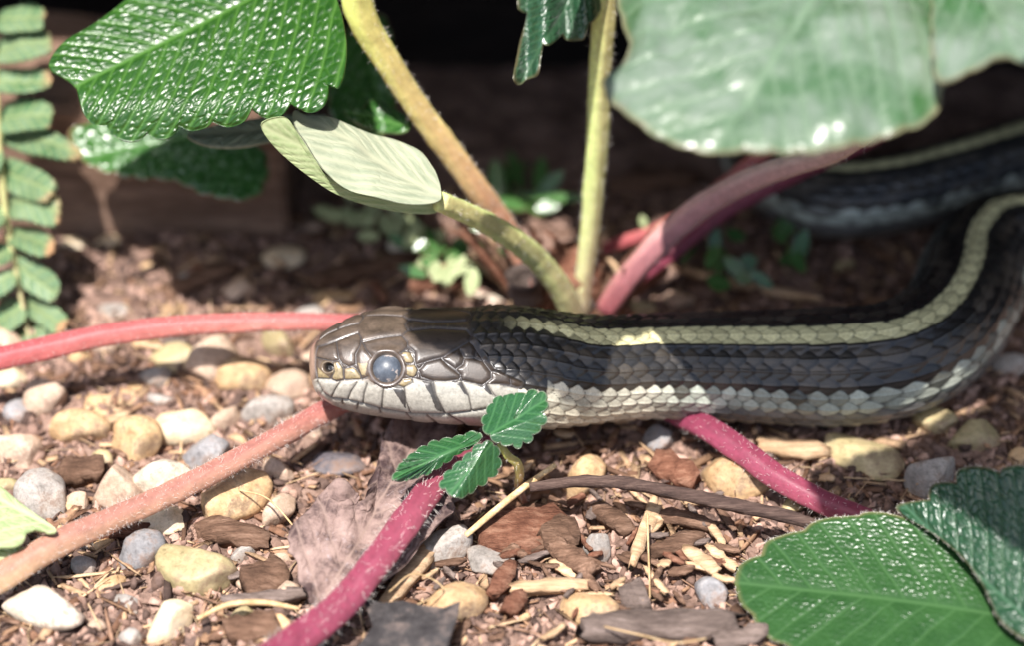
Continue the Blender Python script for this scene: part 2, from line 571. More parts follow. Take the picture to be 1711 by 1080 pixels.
# px, py, half width, half height, stone, roll in the picture plane, angularity, label
PEBBLES = [
    (309, 716, 48, 38, 'cream', 6, 0, 'bright creamy yellow smooth pebble, palest of the stones left of the snout'),
    (228, 741, 42, 38, 'tan', 0, 0, 'round tan pebble touching the left side of the bright cream pebble'),
    (128, 722, 45, 35, 'tan', 5, 0.3, 'yellowish tan pebble left of the round tan pebble'),
    (182, 664, 66, 27, 'tan', 8, 0.4, 'long bumpy tan pebble below the upper red stalk'),
    (356, 612, 44, 40, 'pink', 30, 0.2, 'pinkish beige pebble just below the upper red stalk'),
    (403, 634, 52, 38, 'tan', 10, 0.4, 'tan grey pebble leaning on the pinkish beige one'),
    (480, 642, 38, 24, 'pink', 0, 0.2, 'dull pinkish pebble just left of the snout'),
    (455, 694, 42, 32, 'grey', 5, 0.7, 'pale speckled grey stone left of the jaw above the pink stalk'),
    (342, 766, 42, 34, 'blue', 0, 0.4, 'blue grey pebble below the bright cream pebble'),
    (272, 812, 48, 40, 'white', 0, 0.4, 'off white pebble resting on the upper edge of the pink stalk'),
    (196, 828, 38, 44, 'pink', 0, 0.1, 'mauve pink egg-shaped pebble above the pink stalk'),
    (70, 832, 50, 48, 'grey', 0, 0.2, 'large rounded grey beige pebble near the left edge'),
    (28, 757, 44, 34, 'pink', 0, 0.3, 'reddish pink pebble at the left edge'),
    (382, 838, 58, 46, 'tan', 20, 0.3, 'wide tan pebble right of and below the pink stalk'),
    (276, 872, 46, 26, 'cream', 5, 0.3, 'pale yellow pebble half under the pink stalk'),
    (336, 957, 62, 46, 'olive', -15, 0.7, 'angular khaki stone with a grey cracked face'),
    (238, 928, 48, 34, 'blue', 25, 0.4, 'blue white pebble below the fork of the pink stalk'),
    (78, 1022, 74, 46, 'white', -20, 0.9, 'large knobbly cream white stone in the bottom left corner'),
    (284, 1040, 44, 36, 'cream', 25, 0.6, 'small pointed cream stone near the bottom edge at left'),
    (290, 602, 38, 26, 'olive', 0, 0.2, 'dull khaki pebble directly under the upper red stalk'),
    (258, 632, 24, 20, 'grey', 0, 0.4, 'little grey pebble between the khaki and long bumpy stones'),
    (18, 634, 26, 18, 'cream', 0, 0.1, 'small yellow pebble under the red stalk at the left edge'),
    (78, 668, 34, 30, 'pink', 0, 0.3, 'blurred salmon pebble near the left edge below the red stalk'),
    (30, 690, 30, 22, 'blue', 0, 0.3, 'small slate pebble beside the salmon one at the left edge'),
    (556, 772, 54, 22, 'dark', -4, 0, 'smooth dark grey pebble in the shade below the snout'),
    (752, 918, 50, 46, 'grey', 20, 0.4, 'grey beige stone between the magenta stalk and the reddish bark'),
    (824, 942, 50, 29, 'grey', -8, 0.3, 'smooth flat grey pebble in front of the reddish bark chunk'),
    (768, 1016, 60, 44, 'tan', 15, 0.4, 'flat ochre stone behind the black leaf flake'),
    (978, 806, 46, 48, 'tan', 30, 0.2, 'ochre pebble crossed by the dark twig'),
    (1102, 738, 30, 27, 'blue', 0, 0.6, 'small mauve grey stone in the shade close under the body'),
    (1228, 796, 66, 44, 'tan', -15, 0.3, 'big tan stone between the twig and the right magenta stalk'),
    (1188, 992, 42, 36, 'blue', -35, 0.4, 'blue grey pebble left of the lower right leaf'),
    (998, 920, 26, 38, 'grey', 0, 0.6, 'upright speckled grey stone in the bark mulch'),
    (974, 1018, 56, 32, 'tan', -15, 0.3, 'flat ochre pebble under the pinkish wood chip'),
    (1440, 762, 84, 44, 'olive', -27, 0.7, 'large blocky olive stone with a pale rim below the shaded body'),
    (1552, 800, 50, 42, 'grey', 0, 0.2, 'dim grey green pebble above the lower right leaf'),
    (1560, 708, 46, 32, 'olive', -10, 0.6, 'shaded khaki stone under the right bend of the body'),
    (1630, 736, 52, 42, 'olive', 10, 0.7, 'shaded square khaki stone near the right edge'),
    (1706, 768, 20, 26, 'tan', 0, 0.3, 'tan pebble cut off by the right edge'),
    (1690, 612, 36, 28, 'grey', 0, 0.3, 'dim grey stone right of the bend of the body'),
    (470, 430, 48, 24, 'cream', -5, 0, 'oval cream pebble on the sunny soil behind the upper red stalk'),
    (180, 405, 28, 13, 'cream', 0, 0.1, 'thin cream pebble at the foot of the timber, right one'),
    (122, 406, 24, 13, 'cream', 0, 0.1, 'thin cream pebble at the foot of the timber, left one'),
    (516, 380, 32, 17, 'pink', -5, 0.3, 'salmon pebble behind the folded young leaf'),
    (404, 482, 30, 20, 'pink', 0, 0.2, 'pinkish pebble below the oval cream pebble'),
    (282, 518, 44, 18, 'tan', 0, 0.1, 'blurred tan pebble just above the upper red stalk'),
    (562, 498, 44, 18, 'tan', 0, 0.2, 'tan pebble just above the snout'),
    (810, 499, 32, 16, 'white', 0, 0.1, 'white pebble peeping over the nape of the snake'),
    (520, 520, 26, 12, 'grey', 0, 0.3, 'grey pebble above the end of the upper red stalk'),
    (190, 522, 34, 16, 'grey', 0, 0.2, 'dull grey pebble above the red stalk near the fern'),
    (1135, 500, 30, 14, 'pink', 0, 0.3, 'pinkish pebble behind the body right of the crown'),
]


ANCHORS = [
    (309, 716, 'the bright cream pebble'), (60, 560, 'the fern'), (150, 565, 'the left part of the red stalk'), (400, 540, 'the red stalk near the snout'),
    (240, 845, 'the pink stalk'), (440, 745, 'the pink stalk close to the snout'), (600, 985, 'the magenta foreground stalk'), (690, 860, 'the upper magenta foreground stalk'),
    (530, 900, 'the dead leaf'), (700, 1040, 'the black leaf flake'), (876, 884, 'the reddish bark chunk'), (850, 838, 'the golden straw'),
    (1000, 808, 'the left half of the twig'), (1200, 838, 'the right half of the twig'), (974, 1018, 'the flat ochre pebble'), (920, 982, 'the pinkish wood chip'),
    (1073, 893, 'the upright splinter'), (1228, 796, 'the big tan stone'), (1188, 992, 'the blue grey pebble by the leaf'), (1440, 762, 'the blocky olive stone'),
    (1290, 960, 'the lower right leaf'), (1280, 780, 'the right magenta stalk'), (515, 610, 'the snout'), (800, 500, 'the nape of the snake'),
    (950, 480, 'the strawberry crown'), (300, 390, 'the timber edging'), (470, 430, 'the oval cream pebble'), (1105, 1052, 'the grey length of bark'),
    (336, 957, 'the angular khaki stone'), (78, 1022, 'the knobbly white stone'), (800, 760, 'the small shiny leaf'), (1200, 520, 'the middle of the body'),
    (1600, 720, 'the shaded khaki stones'), (70, 832, 'the large rounded grey pebble'), (228, 741, 'the round tan pebble'), (403, 634, 'the tan grey pebble'), (1600, 480, 'the bend of the body')]


def near_phrase(x, y):
    ax, ay, n = min(ANCHORS, key=lambda a: (a[0] - x) ** 2 + (a[1] - y) ** 2)
    dx, dy = x - ax, y - ay
    far = '' if math.hypot(dx, dy) < 70 else 'a little '
    d = ('right of' if dx > 0 else 'left of') if abs(dx) > abs(dy) else ('below' if dy > 0 else 'above')
    return far + d + ' ' + n


def place_pebble(px, py, w, h, kind, roll, ang, label, i, group=None, sub=4):
    g = Pz(px, py, 0.25)
    d = (g - CAM) @ FWD
    rx = w * d / FPX
    e = h * d / FPX
    ry = rx * 0.8
    rz2 = e * e - (ry * 0.574) ** 2
    rz = math.sqrt(rz2) / 0.819 if rz2 > 0 else 0
    rz = max(rz, 0.5 * e)
    if rz2 <= (0.5 * e * 0.819) ** 2:
        ry = math.sqrt(max(0.01, e * e - (rz * 0.819) ** 2)) / 0.574
    V, F = pebble_shape(rx, ry, rz, i + 3, ang, sub)
    a = math.radians(roll)
    # turn about the vertical so that the long axis lies at that slope in the picture
    yaw = math.atan2(math.sin(a) / 0.574, math.cos(a))
    c, s = math.cos(yaw), math.sin(yaw)
    if roll:
        V[:, 1] *= 0.8
    V = V @ np.array([[c, s, 0], [-s, c, 0], [0, 0, 1]])
    zz = max(soil_h(g[0], g[1]), -0.1) + rz * 0.24
    base = Pz(px, py, zz)
    o = link('pebble', set_mesh('pebble', V, F, PEB[kind]), None, base, label, 'pebble', group)
    return o


for i, p in enumerate(PEBBLES):
    g_ = 1.12 if p[0] < 560 and p[1] > 560 else 1.0
    place_pebble(p[0], p[1], p[2] * g_, p[3] * g_, *p[4:], i)
kinds = ['tan', 'pink', 'grey', 'white', 'tan', 'olive']
taken = [(p[0], p[1], max(p[2], p[3])) for p in PEBBLES]
k = 0
while k < 46:
    x, y = random.uniform(0, 1700), random.uniform(400, 1075)
    w = random.uniform(9, 20)
    if 880 < x < 1260 and y > 740 and w > 13:
        continue
    if any((x - a) ** 2 + (y - b) ** 2 < (r * 0.95 + w) ** 2 for a, b, r in taken):
        continue
    taken.append((x, y, w))
    kd_ = random.choice(kinds)
    place_pebble(x, y, w, w * random.uniform(0.6, 0.85), kd_, random.uniform(-20, 20), random.random(), 'tiny loose ' + kd_ + ' gravel stone ' + near_phrase(x, y), 100 + k, 'tiny loose ' + kd_ + ' gravel stones', 3)
    k += 1

k = 0
while k < 90:
    x, y = (random.uniform(0, 560), random.uniform(570, 1075)) if k < 66 else (random.uniform(250, 1650), random.uniform(400, 900))
    w = random.uniform(20, 38)
    h_ = w * random.uniform(0.6, 0.95)
    if k >= 66 and 560 < x < 1300 and 640 < y:
        k += 0.25
        continue
    if any((x - a) ** 2 + (y - b) ** 2 < (r * 0.8 + w * 0.85) ** 2 for a, b, r in taken):
        k += 0.02
        continue
    taken.append((x, y, w))
    kd_ = random.choice(['tan', 'pink', 'white', 'pink', 'grey', 'tan', 'olive'])
    place_pebble(x, y, w, h_, kd_, random.uniform(-30, 30), random.random(), 'middle-sized half-sunk ' + kd_ + ' pebble ' + near_phrase(x, y), int(1000 + k * 50), 'middle-sized half-sunk ' + kd_ + ' pebbles', 4)
    k += 1

# ------------------------------------------------------------------ bark, wood and twigs on the ground


def chip_shape(lx, ly, lz, seed, sub=9):
    """a torn flat splinter: subdivided slab with ragged ends"""
    r = np.random.default_rng(seed)
    n = sub
    t = np.linspace(-1, 1, n)
    prof = 0.65 + 0.35 * (1 - np.abs(t) ** r.uniform(2, 5)) + r.uniform(-0.14, 0.14, n)
    bend = r.uniform(-0.25, 0.25) * t ** 2
    off = np.cumsum(r.uniform(-0.08, 0.08, n))
    th = np.array([0.0, 0.25, 0.5, 0.75]) * 2 * math.pi + 0.785
    sec = np.array([[math.copysign(1, math.cos(a)), math.copysign(1, math.sin(a))] for a in th])
    mid = [(1, 0.0), (0, 1.15), (-1, 0), (0, -1)]
    full = []
    for k in range(4):
        full += [sec[k], np.array(mid[(k + 1) % 4])]
    full = np.array(full)
    V = []
    for k in range(n):
        j = r.uniform(0.8, 1.2, (8, 2))
        x = np.full(8, t[k]) + r.uniform(-0.12, 0.12, 8) * (1.6 if k in (0, n - 1) else 0.5)
        V.append(np.c_[x * lx, (full[:, 0] * j[:, 0] * prof[k] + off[k]) * ly, (full[:, 1] * j[:, 1] * (0.7 + 0.3 * prof[k])) * lz + bend[k] * lx * 0.5])
    V = np.concatenate(V)
    F = grid_quads(n, 8)
    a = np.arange(8)
    caps = np.array([a[::-1], (n - 1) * 8 + a])
    return V, [F, caps]


def place_chip(px, py, length, width, thick, slope, mat, label, seed, name='bark_chip', cat='bark chip', group=None, tilt=0, lift=0.0, smooth=False):
    g = Pz(px, py, 0.15)
    d = (g - CAM) @ FWD
    a = math.radians(slope)
    # picture slope -> ground yaw
    yaw = math.atan2(math.sin(a) / 0.574, math.cos(a))
    stretch = math.hypot(math.cos(a), math.sin(a) / 0.574)
    L = length * d / FPX * stretch
    Wd = width * d / FPX
    T = thick * d / FPX
    V, F = chip_shape(L, Wd, T, seed)
    t = math.radians(tilt)
    Rx = np.array([[1, 0, 0], [0, math.cos(t), -math.sin(t)], [0, math.sin(t), math.cos(t)]])
    c, s = math.cos(yaw), math.sin(yaw)
    Rz = np.array([[c, -s, 0], [s, c, 0], [0, 0, 1]])
    V = V @ (Rz @ Rx).T
    z = soil_h(g[0], g[1]) + T * 0.8 + abs(math.sin(t)) * Wd * 0.5 + lift
    return link(name, set_mesh(name, V, F, mat, smooth), None, Pz(px, py, max(z, 0.05)), label, cat, group)


CHIPS = [
    (876, 884, 72, 44, 16, 8, 'bark_red', 'big reddish brown chunk of bark in front of the twig', 15),
    (1127, 790, 38, 22, 14, -28, 'bark_red', 'reddish chip of bark standing behind the twig', 25),
    (920, 982, 64, 12, 7, 3, 'wood_pale', 'pinkish bent wood chip lying on the flat ochre pebble', 10),
    (1073, 893, 56, 9, 6, 66, 'wood_pale', 'upright orange tan splinter below the middle of the twig', 20),
    (1092, 868, 24, 9, 6, 60, 'wood_pale', 'short orange splinter right of the upright splinter', 10),
    (1171, 940, 30, 12, 7, -38, 'wood_pale', 'pale tan splinter left of the lower right leaf, lower of two', 10),
    (1208, 936, 28, 8, 5, -36, 'wood_pale', 'pale tan splinter touching the lower right leaf, upper of two', 10),
    (1322, 752, 58, 17, 9, -6, 'wood_pale', 'pale yellow split of wood behind the right magenta stalk', 12),
    (690, 950, 78, 15, 9, 48, 'wood_pale', 'pale cream strip of wood beside the magenta stalk', 10),
    (1105, 1052, 135, 24, 18, 2, 'wood_grey', 'dark grey brown length of bark at the bottom edge', 10),
    (1235, 1068, 44, 16, 12, 12, 'wood_grey', 'short grey slab of bark beside the leaf at the bottom', 10),
    (935, 900, 30, 26, 18, 20, 'bark_brown', 'fibrous brown bark lump right of the reddish chunk', 20),
    (960, 935, 38, 20, 14, -30, 'bark_brown', 'shaggy brown bark piece above the pinkish chip', 25),
    (1022, 868, 34, 16, 12, -35, 'bark_brown', 'curved brown bark chip under the twig', 20),
    (1060, 1000, 22, 30, 12, 10, 'wood_grey', 'dark upright shard left of the blue grey pebble', 40),
    (1130, 910, 44, 14, 9, 18, 'bark_brown', 'long brown chip in the middle of the mulch', 10),
    (1145, 870, 50, 12, 9, -12, 'bark_brown', 'brown strip of bark just under the twig', 10),
    (390, 895, 62, 22, 12, -10, 'bark_brown', 'flat purple brown bark piece left of the dead leaf', 12),
    (135, 790, 34, 24, 16, 5, 'bark_brown', 'brown bark chunk between pebbles near the left edge', 15),
    (210, 890, 40, 14, 10, 5, 'bark_red', 'orange brown chip below the pink stalk', 10),
    (150, 895, 36, 12, 8, 12, 'bark_red', 'salmon chip left of the orange brown chip', 10),
    (450, 1000, 70, 10, 8, 6, 'wood_grey', 'thin grey splinter at the left of the magenta stalk', 10),
    (440, 965, 34, 30, 14, 20, 'bark_brown', 'crumbly brown bark lump below the dead leaf', 18),
    (420, 1050, 40, 26, 14, 10, 'bark_brown', 'brown bark lump at the bottom edge left of the magenta stalk', 15),
    (860, 1010, 20, 14, 10, 40, 'bark_red', 'little orange brown chip right of the flat ochre stone', 25),
    (840, 970, 28, 16, 10, 50, 'bark_red', 'orange brown chip leaning on the flat grey pebble', 20),
    (610, 450, 90, 16, 10, 15, 'bark_brown', 'blurred brown bark strip behind the head', 10),
    (330, 470, 60, 14, 10, 25, 'bark_brown', 'blurred brown chip on the sunny soil behind the red stalk', 10),
    (730, 470, 50, 22, 16, 5, 'bark_red', 'blurred red brown bark behind the nape', 15),
    (1250, 480, 110, 8, 6, -14, 'wood_pale', 'blurred tan stick behind the middle of the body', 8),
    (1090, 300, 70, 20, 12, 10, 'bark_brown', 'blurred brown leaf litter beyond the green stalk', 10),
]
for i, (x, y, l, w, t, sl, mt, lb, tl) in enumerate(CHIPS):
    place_chip(x, y, l, w, t, sl, M[mt], lb, 40 + i, tilt=tl)
for k in range(150):
    if k < 90:
        x, y = random.gauss(1030, 150), random.gauss(930, 90)
    else:
        x, y = random.uniform(0, 1500), random.uniform(380, 1075)
    if x > 1215 and y > 850:
        continue
    l = random.uniform(10, 26)
    mk_ = random.choice(['bark_brown', 'bark_brown', 'bark_red', 'wood_pale', 'bark_brown', 'wood_grey', 'wood_pale'])
    cn_ = {'bark_brown': 'brown', 'bark_red': 'reddish', 'wood_pale': 'pale tan', 'wood_grey': 'dark grey'}[mk_]
    place_chip(x, y, l, random.uniform(3, 8), random.uniform(2, 5), random.uniform(-60, 60), M[mk_],
               'small ' + cn_ + ' mulch splinter ' + near_phrase(x, y), 300 + k, group='scattered ' + cn_ + ' mulch splinters', tilt=random.uniform(-25, 25), lift=random.uniform(0.0, 0.12))


def stick(name, pts, rpx, mat, label, cat, seg=10, wob=0.25, n=40):
    P = np.array([Pz(x, y, z) for x, y, z in pts])
    d = (P - CAM) @ FWD
    V, F, _ = tube(P, np.broadcast_to(np.asarray(rpx, float), (len(P),)) * d / FPX, seg, n, 1.0, wob)
    return link(name, set_mesh(name, V, F, mat), None, None, label, cat)


stick('twig', [(885, 816, 0.55), (960, 806, 0.62), (1040, 808, 0.66), (1130, 825, 0.62), (1250, 850, 0.5), (1330, 868, 0.42), (1400, 892, 0.35)], [8, 10, 11, 11, 12, 12, 9], M['twig'], 'dark brown dry twig lying across the mulch below the body', 'twig', 12, 0.5, 70)
stick('straw_stick', [(778, 896, 0.2), (830, 852, 0.38), (880, 812, 0.5), (928, 778, 0.62)], [5, 6, 6, 5], M['straw'], 'thin golden straw leaning beside the small shiny leaf', 'straw')
stick('dry_grass_blade', [(330, 1035, 0.2), (380, 1012, 0.35), (440, 1008, 0.35), (500, 1018, 0.25)], [4, 5, 5, 3], M['straw'], 'curved tan dry grass blade at the bottom left', 'dry grass')
stick('dry_grass_blade', [(400, 820, 0.3), (440, 830, 0.4), (465, 850, 0.45), (490, 880, 0.3)], [1.6] * 4, M['straw'], 'hair-thin dry grass stem left of the dead leaf', 'dry grass', 6)
stick('root_fibre', [(1010, 1048, 0.3), (1070, 1062, 0.35), (1130, 1075, 0.35), (1180, 1068, 0.3)], [1.6] * 4, M['straw'], 'fine tan root fibre on the dark bark at the bottom', 'root', 6)
stick('root_fibre', [(1082, 860, 0.4), (1083, 910, 0.3), (1085, 960, 0.2), (1086, 1000, 0.1)], [1.8, 1.6, 1.6, 1.2], M['straw'], 'straight fine fibre hanging below the upright splinter', 'root', 6)
stick('root_fibre', [(650, 990, 0.3), (690, 960, 0.42), (740, 985, 0.35), (700, 1010, 0.3), (655, 1025, 0.2)], [1.4] * 5, M['straw'], 'curling fine fibre above the black leaf flake', 'root', 6)

# ------------------------------------------------------------------ the snake
def S_(pts):
    return [(500 + x / 4.908, 500 + y / 4.908) for x, y in pts]


def C_(pts):
    return [(490 + x / 3.355, 480 + y / 3.355) for x, y in pts]


HEAD_LINES = [S_(l) for l in [
    [(145, 385), (125, 450), (122, 560), (142, 660), (140, 705), (180, 760)],
    [(145, 385), (220, 365), (300, 335), (390, 300), (480, 270)],
    [(300, 335), (308, 400), (320, 480)],
    [(135, 480), (200, 495), (270, 512), (320, 500)],
    [(480, 270), (505, 310), (500, 370), (460, 450), (460, 540), (400, 555), (345, 525), (320, 480)],
    [(505, 330), (515, 345), (640, 315), (740, 300), (840, 290), (890, 250), (915, 235)],
    [(515, 345), (550, 420), (600, 485)],
    [(600, 485), (640, 470), (700, 463), (780, 462), (830, 445)],
    [(840, 292), (888, 345), (888, 395), (830, 445)],
    [(270, 515), (282, 600), (255, 655)],
    [(320, 510), (355, 560), (360, 640), (372, 670)],
    [(360, 568), (440, 558), (470, 580), (500, 630), (512, 665)],
    [(460, 460), (470, 575)],
    [(140, 655), (250, 660), (300, 682), (372, 668), (512, 663), (560, 640)],
    [(330, 685), (290, 750), (260, 815)],
    [(470, 690), (420, 770), (395, 835)],
    [(555, 700), (530, 780), (520, 865)],
    [(620, 700), (690, 740), (680, 830), (675, 910)],
    [(690, 740), (780, 728), (860, 735)],
    [(860, 735), (872, 850), (910, 950)],
    [(940, 655), (1000, 668), (1085, 685), (1110, 790), (1175, 935)],
    [(830, 445), (870, 425), (925, 430), (948, 490), (930, 525), (880, 530), (840, 500)],
    [(880, 535), (950, 535), (975, 580), (965, 630), (930, 650), (870, 625)],
    [(805, 700), (850, 655), (930, 650), (930, 690), (860, 728), (805, 715)],
    [(890, 380), (945, 430), (948, 540), (985, 575)],
    [(985, 575), (1040, 510), (1110, 490), (1200, 470)],
]] + [C_(l) for l in [
    [(705, 470), (715, 505), (780, 528), (860, 530), (930, 520), (940, 492), (870, 440), (830, 395)],
    [(640, 240), (780, 225), (970, 235), (1000, 270), (985, 300), (910, 350), (830, 395), (740, 420), (690, 435), (645, 340)],
    [(830, 400), (910, 460), (950, 432), (960, 395), (935, 350)],
    [(960, 395), (1015, 398), (1028, 350), (1010, 320), (985, 300)],
    [(910, 460), (935, 490), (945, 525), (1060, 552), (1110, 515), (1110, 475), (1065, 415), (1015, 398)],
    [(1028, 350), (1065, 410), (1100, 385), (1120, 330), (1150, 300)],
    [(1110, 475), (1160, 480), (1215, 492), (1222, 550), (1120, 545)],
    [(1222, 495), (1300, 500), (1312, 550), (1260, 565), (1222, 550)],
    [(1065, 415), (1110, 405), (1150, 440), (1150, 470), (1110, 475)],
    [(785, 535), (800, 610), (850, 715)],
    [(945, 530), (985, 620), (1000, 700)],
    [(1085, 545), (1130, 610), (1170, 640)],
    [(1180, 560), (1215, 560), (1290, 580), (1390, 560)],
    [(130, 540), (160, 598), (210, 632), (300, 642), (400, 666), (490, 692), (650, 720), (850, 722), (1000, 705), (1080, 690)],
    [(270, 640), (276, 662)], [(362, 660), (356, 690)], [(482, 694), (490, 712)], [(630, 720), (660, 745)], [(750, 730), (800, 768)], [(870, 725), (960, 775)],
    [(640, 128), (612, 182), (645, 240)],
]]
LAB_TOP = S_([(60, 690), (140, 655), (250, 660), (300, 682), (372, 668), (512, 663), (560, 660), (620, 705), (690, 738), (800, 715), (860, 730), (940, 655), (1085, 685)]) + C_([(780, 532), (945, 530), (1060, 553), (1120, 545), (1215, 560), (1290, 580), (1420, 590), (1560, 600), (1700, 600)])
WEDGES = [C_(p) for p in [
    [(555, 572), (610, 570), (628, 600), (632, 690), (600, 640), (575, 600)],
    [(722, 528), (785, 538), (798, 610), (852, 718), (800, 690), (770, 610)],
    [(880, 528), (945, 532), (985, 615), (960, 600), (930, 555)],
    [(1030, 550), (1085, 548), (1120, 610), (1095, 600), (1060, 565)],
]]
TANS = [S_(p) for p in [
    [(845, 440), (930, 440), (945, 490), (925, 520), (870, 515)],
    [(885, 545), (945, 540), (965, 590), (940, 635), (885, 625)],
    [(820, 700), (860, 660), (920, 655), (920, 690), (850, 725)],
    [(375, 575), (440, 565), (490, 610), (500, 655), (378, 660)],
    [(280, 530), (320, 520), (350, 570), (355, 650), (290, 665), (265, 640)],
    [(150, 560), (190, 600), (240, 640), (240, 655), (150, 648)],
    [(480, 530), (560, 530), (540, 630), (510, 620)],
]]
# outline of the head and the front of the body as (picture x, top, bottom), height of the axis, section aspect, squareness
RUN = [
    (517.0, 602, 604, 1.52, 1.15, 2.0), (517.8, 591, 617, 1.52, 1.15, 2.1), (520, 582, 632, 1.52, 1.15, 2.2), (524, 574, 647, 1.52, 1.15, 2.3), (531, 563, 660, 1.52, 1.15, 2.4),
    (542, 553, 669, 1.52, 1.16, 2.5), (560, 542, 679, 1.51, 1.18, 2.6), (580, 532, 686, 1.5, 1.2, 2.6), (605, 523, 692, 1.49, 1.22, 2.6),
    (635, 517, 697, 1.48, 1.25, 2.6), (670, 515, 701, 1.46, 1.28, 2.6), (710, 514, 706, 1.43, 1.32, 2.55), (760, 513, 710, 1.39, 1.36, 2.5), (810, 512, 713, 1.35, 1.34, 2.4),
    (860, 514, 716, 1.3, 1.24, 2.25), (910, 520, 716, 1.24, 1.12, 2.1), (960, 527, 711, 1.17, 1.05, 2.05), (1020, 530, 703, 1.08, 1.02, 2.0), (1100, 527, 699, 0.95, 1.02, 2.0),
    (1200, 524, 702, 0.82, 1.03, 2.0), (1300, 521, 708, 0.76, 1.05, 2.0), (1390, 517, 712, 0.74, 1.06, 2.0)]
REAR = [(1470, 607), (1535, 584), (1584, 546), (1614, 496), (1630, 446), (1664, 408), (1750, 396), (1890, 360), (1930, 300), (1870, 246), (1770, 246), (1670, 275), (1570, 305), (1470, 328), (1380, 332), (1310, 305), (1270, 255), (1262, 195), (1275, 130), (1300, 70)]


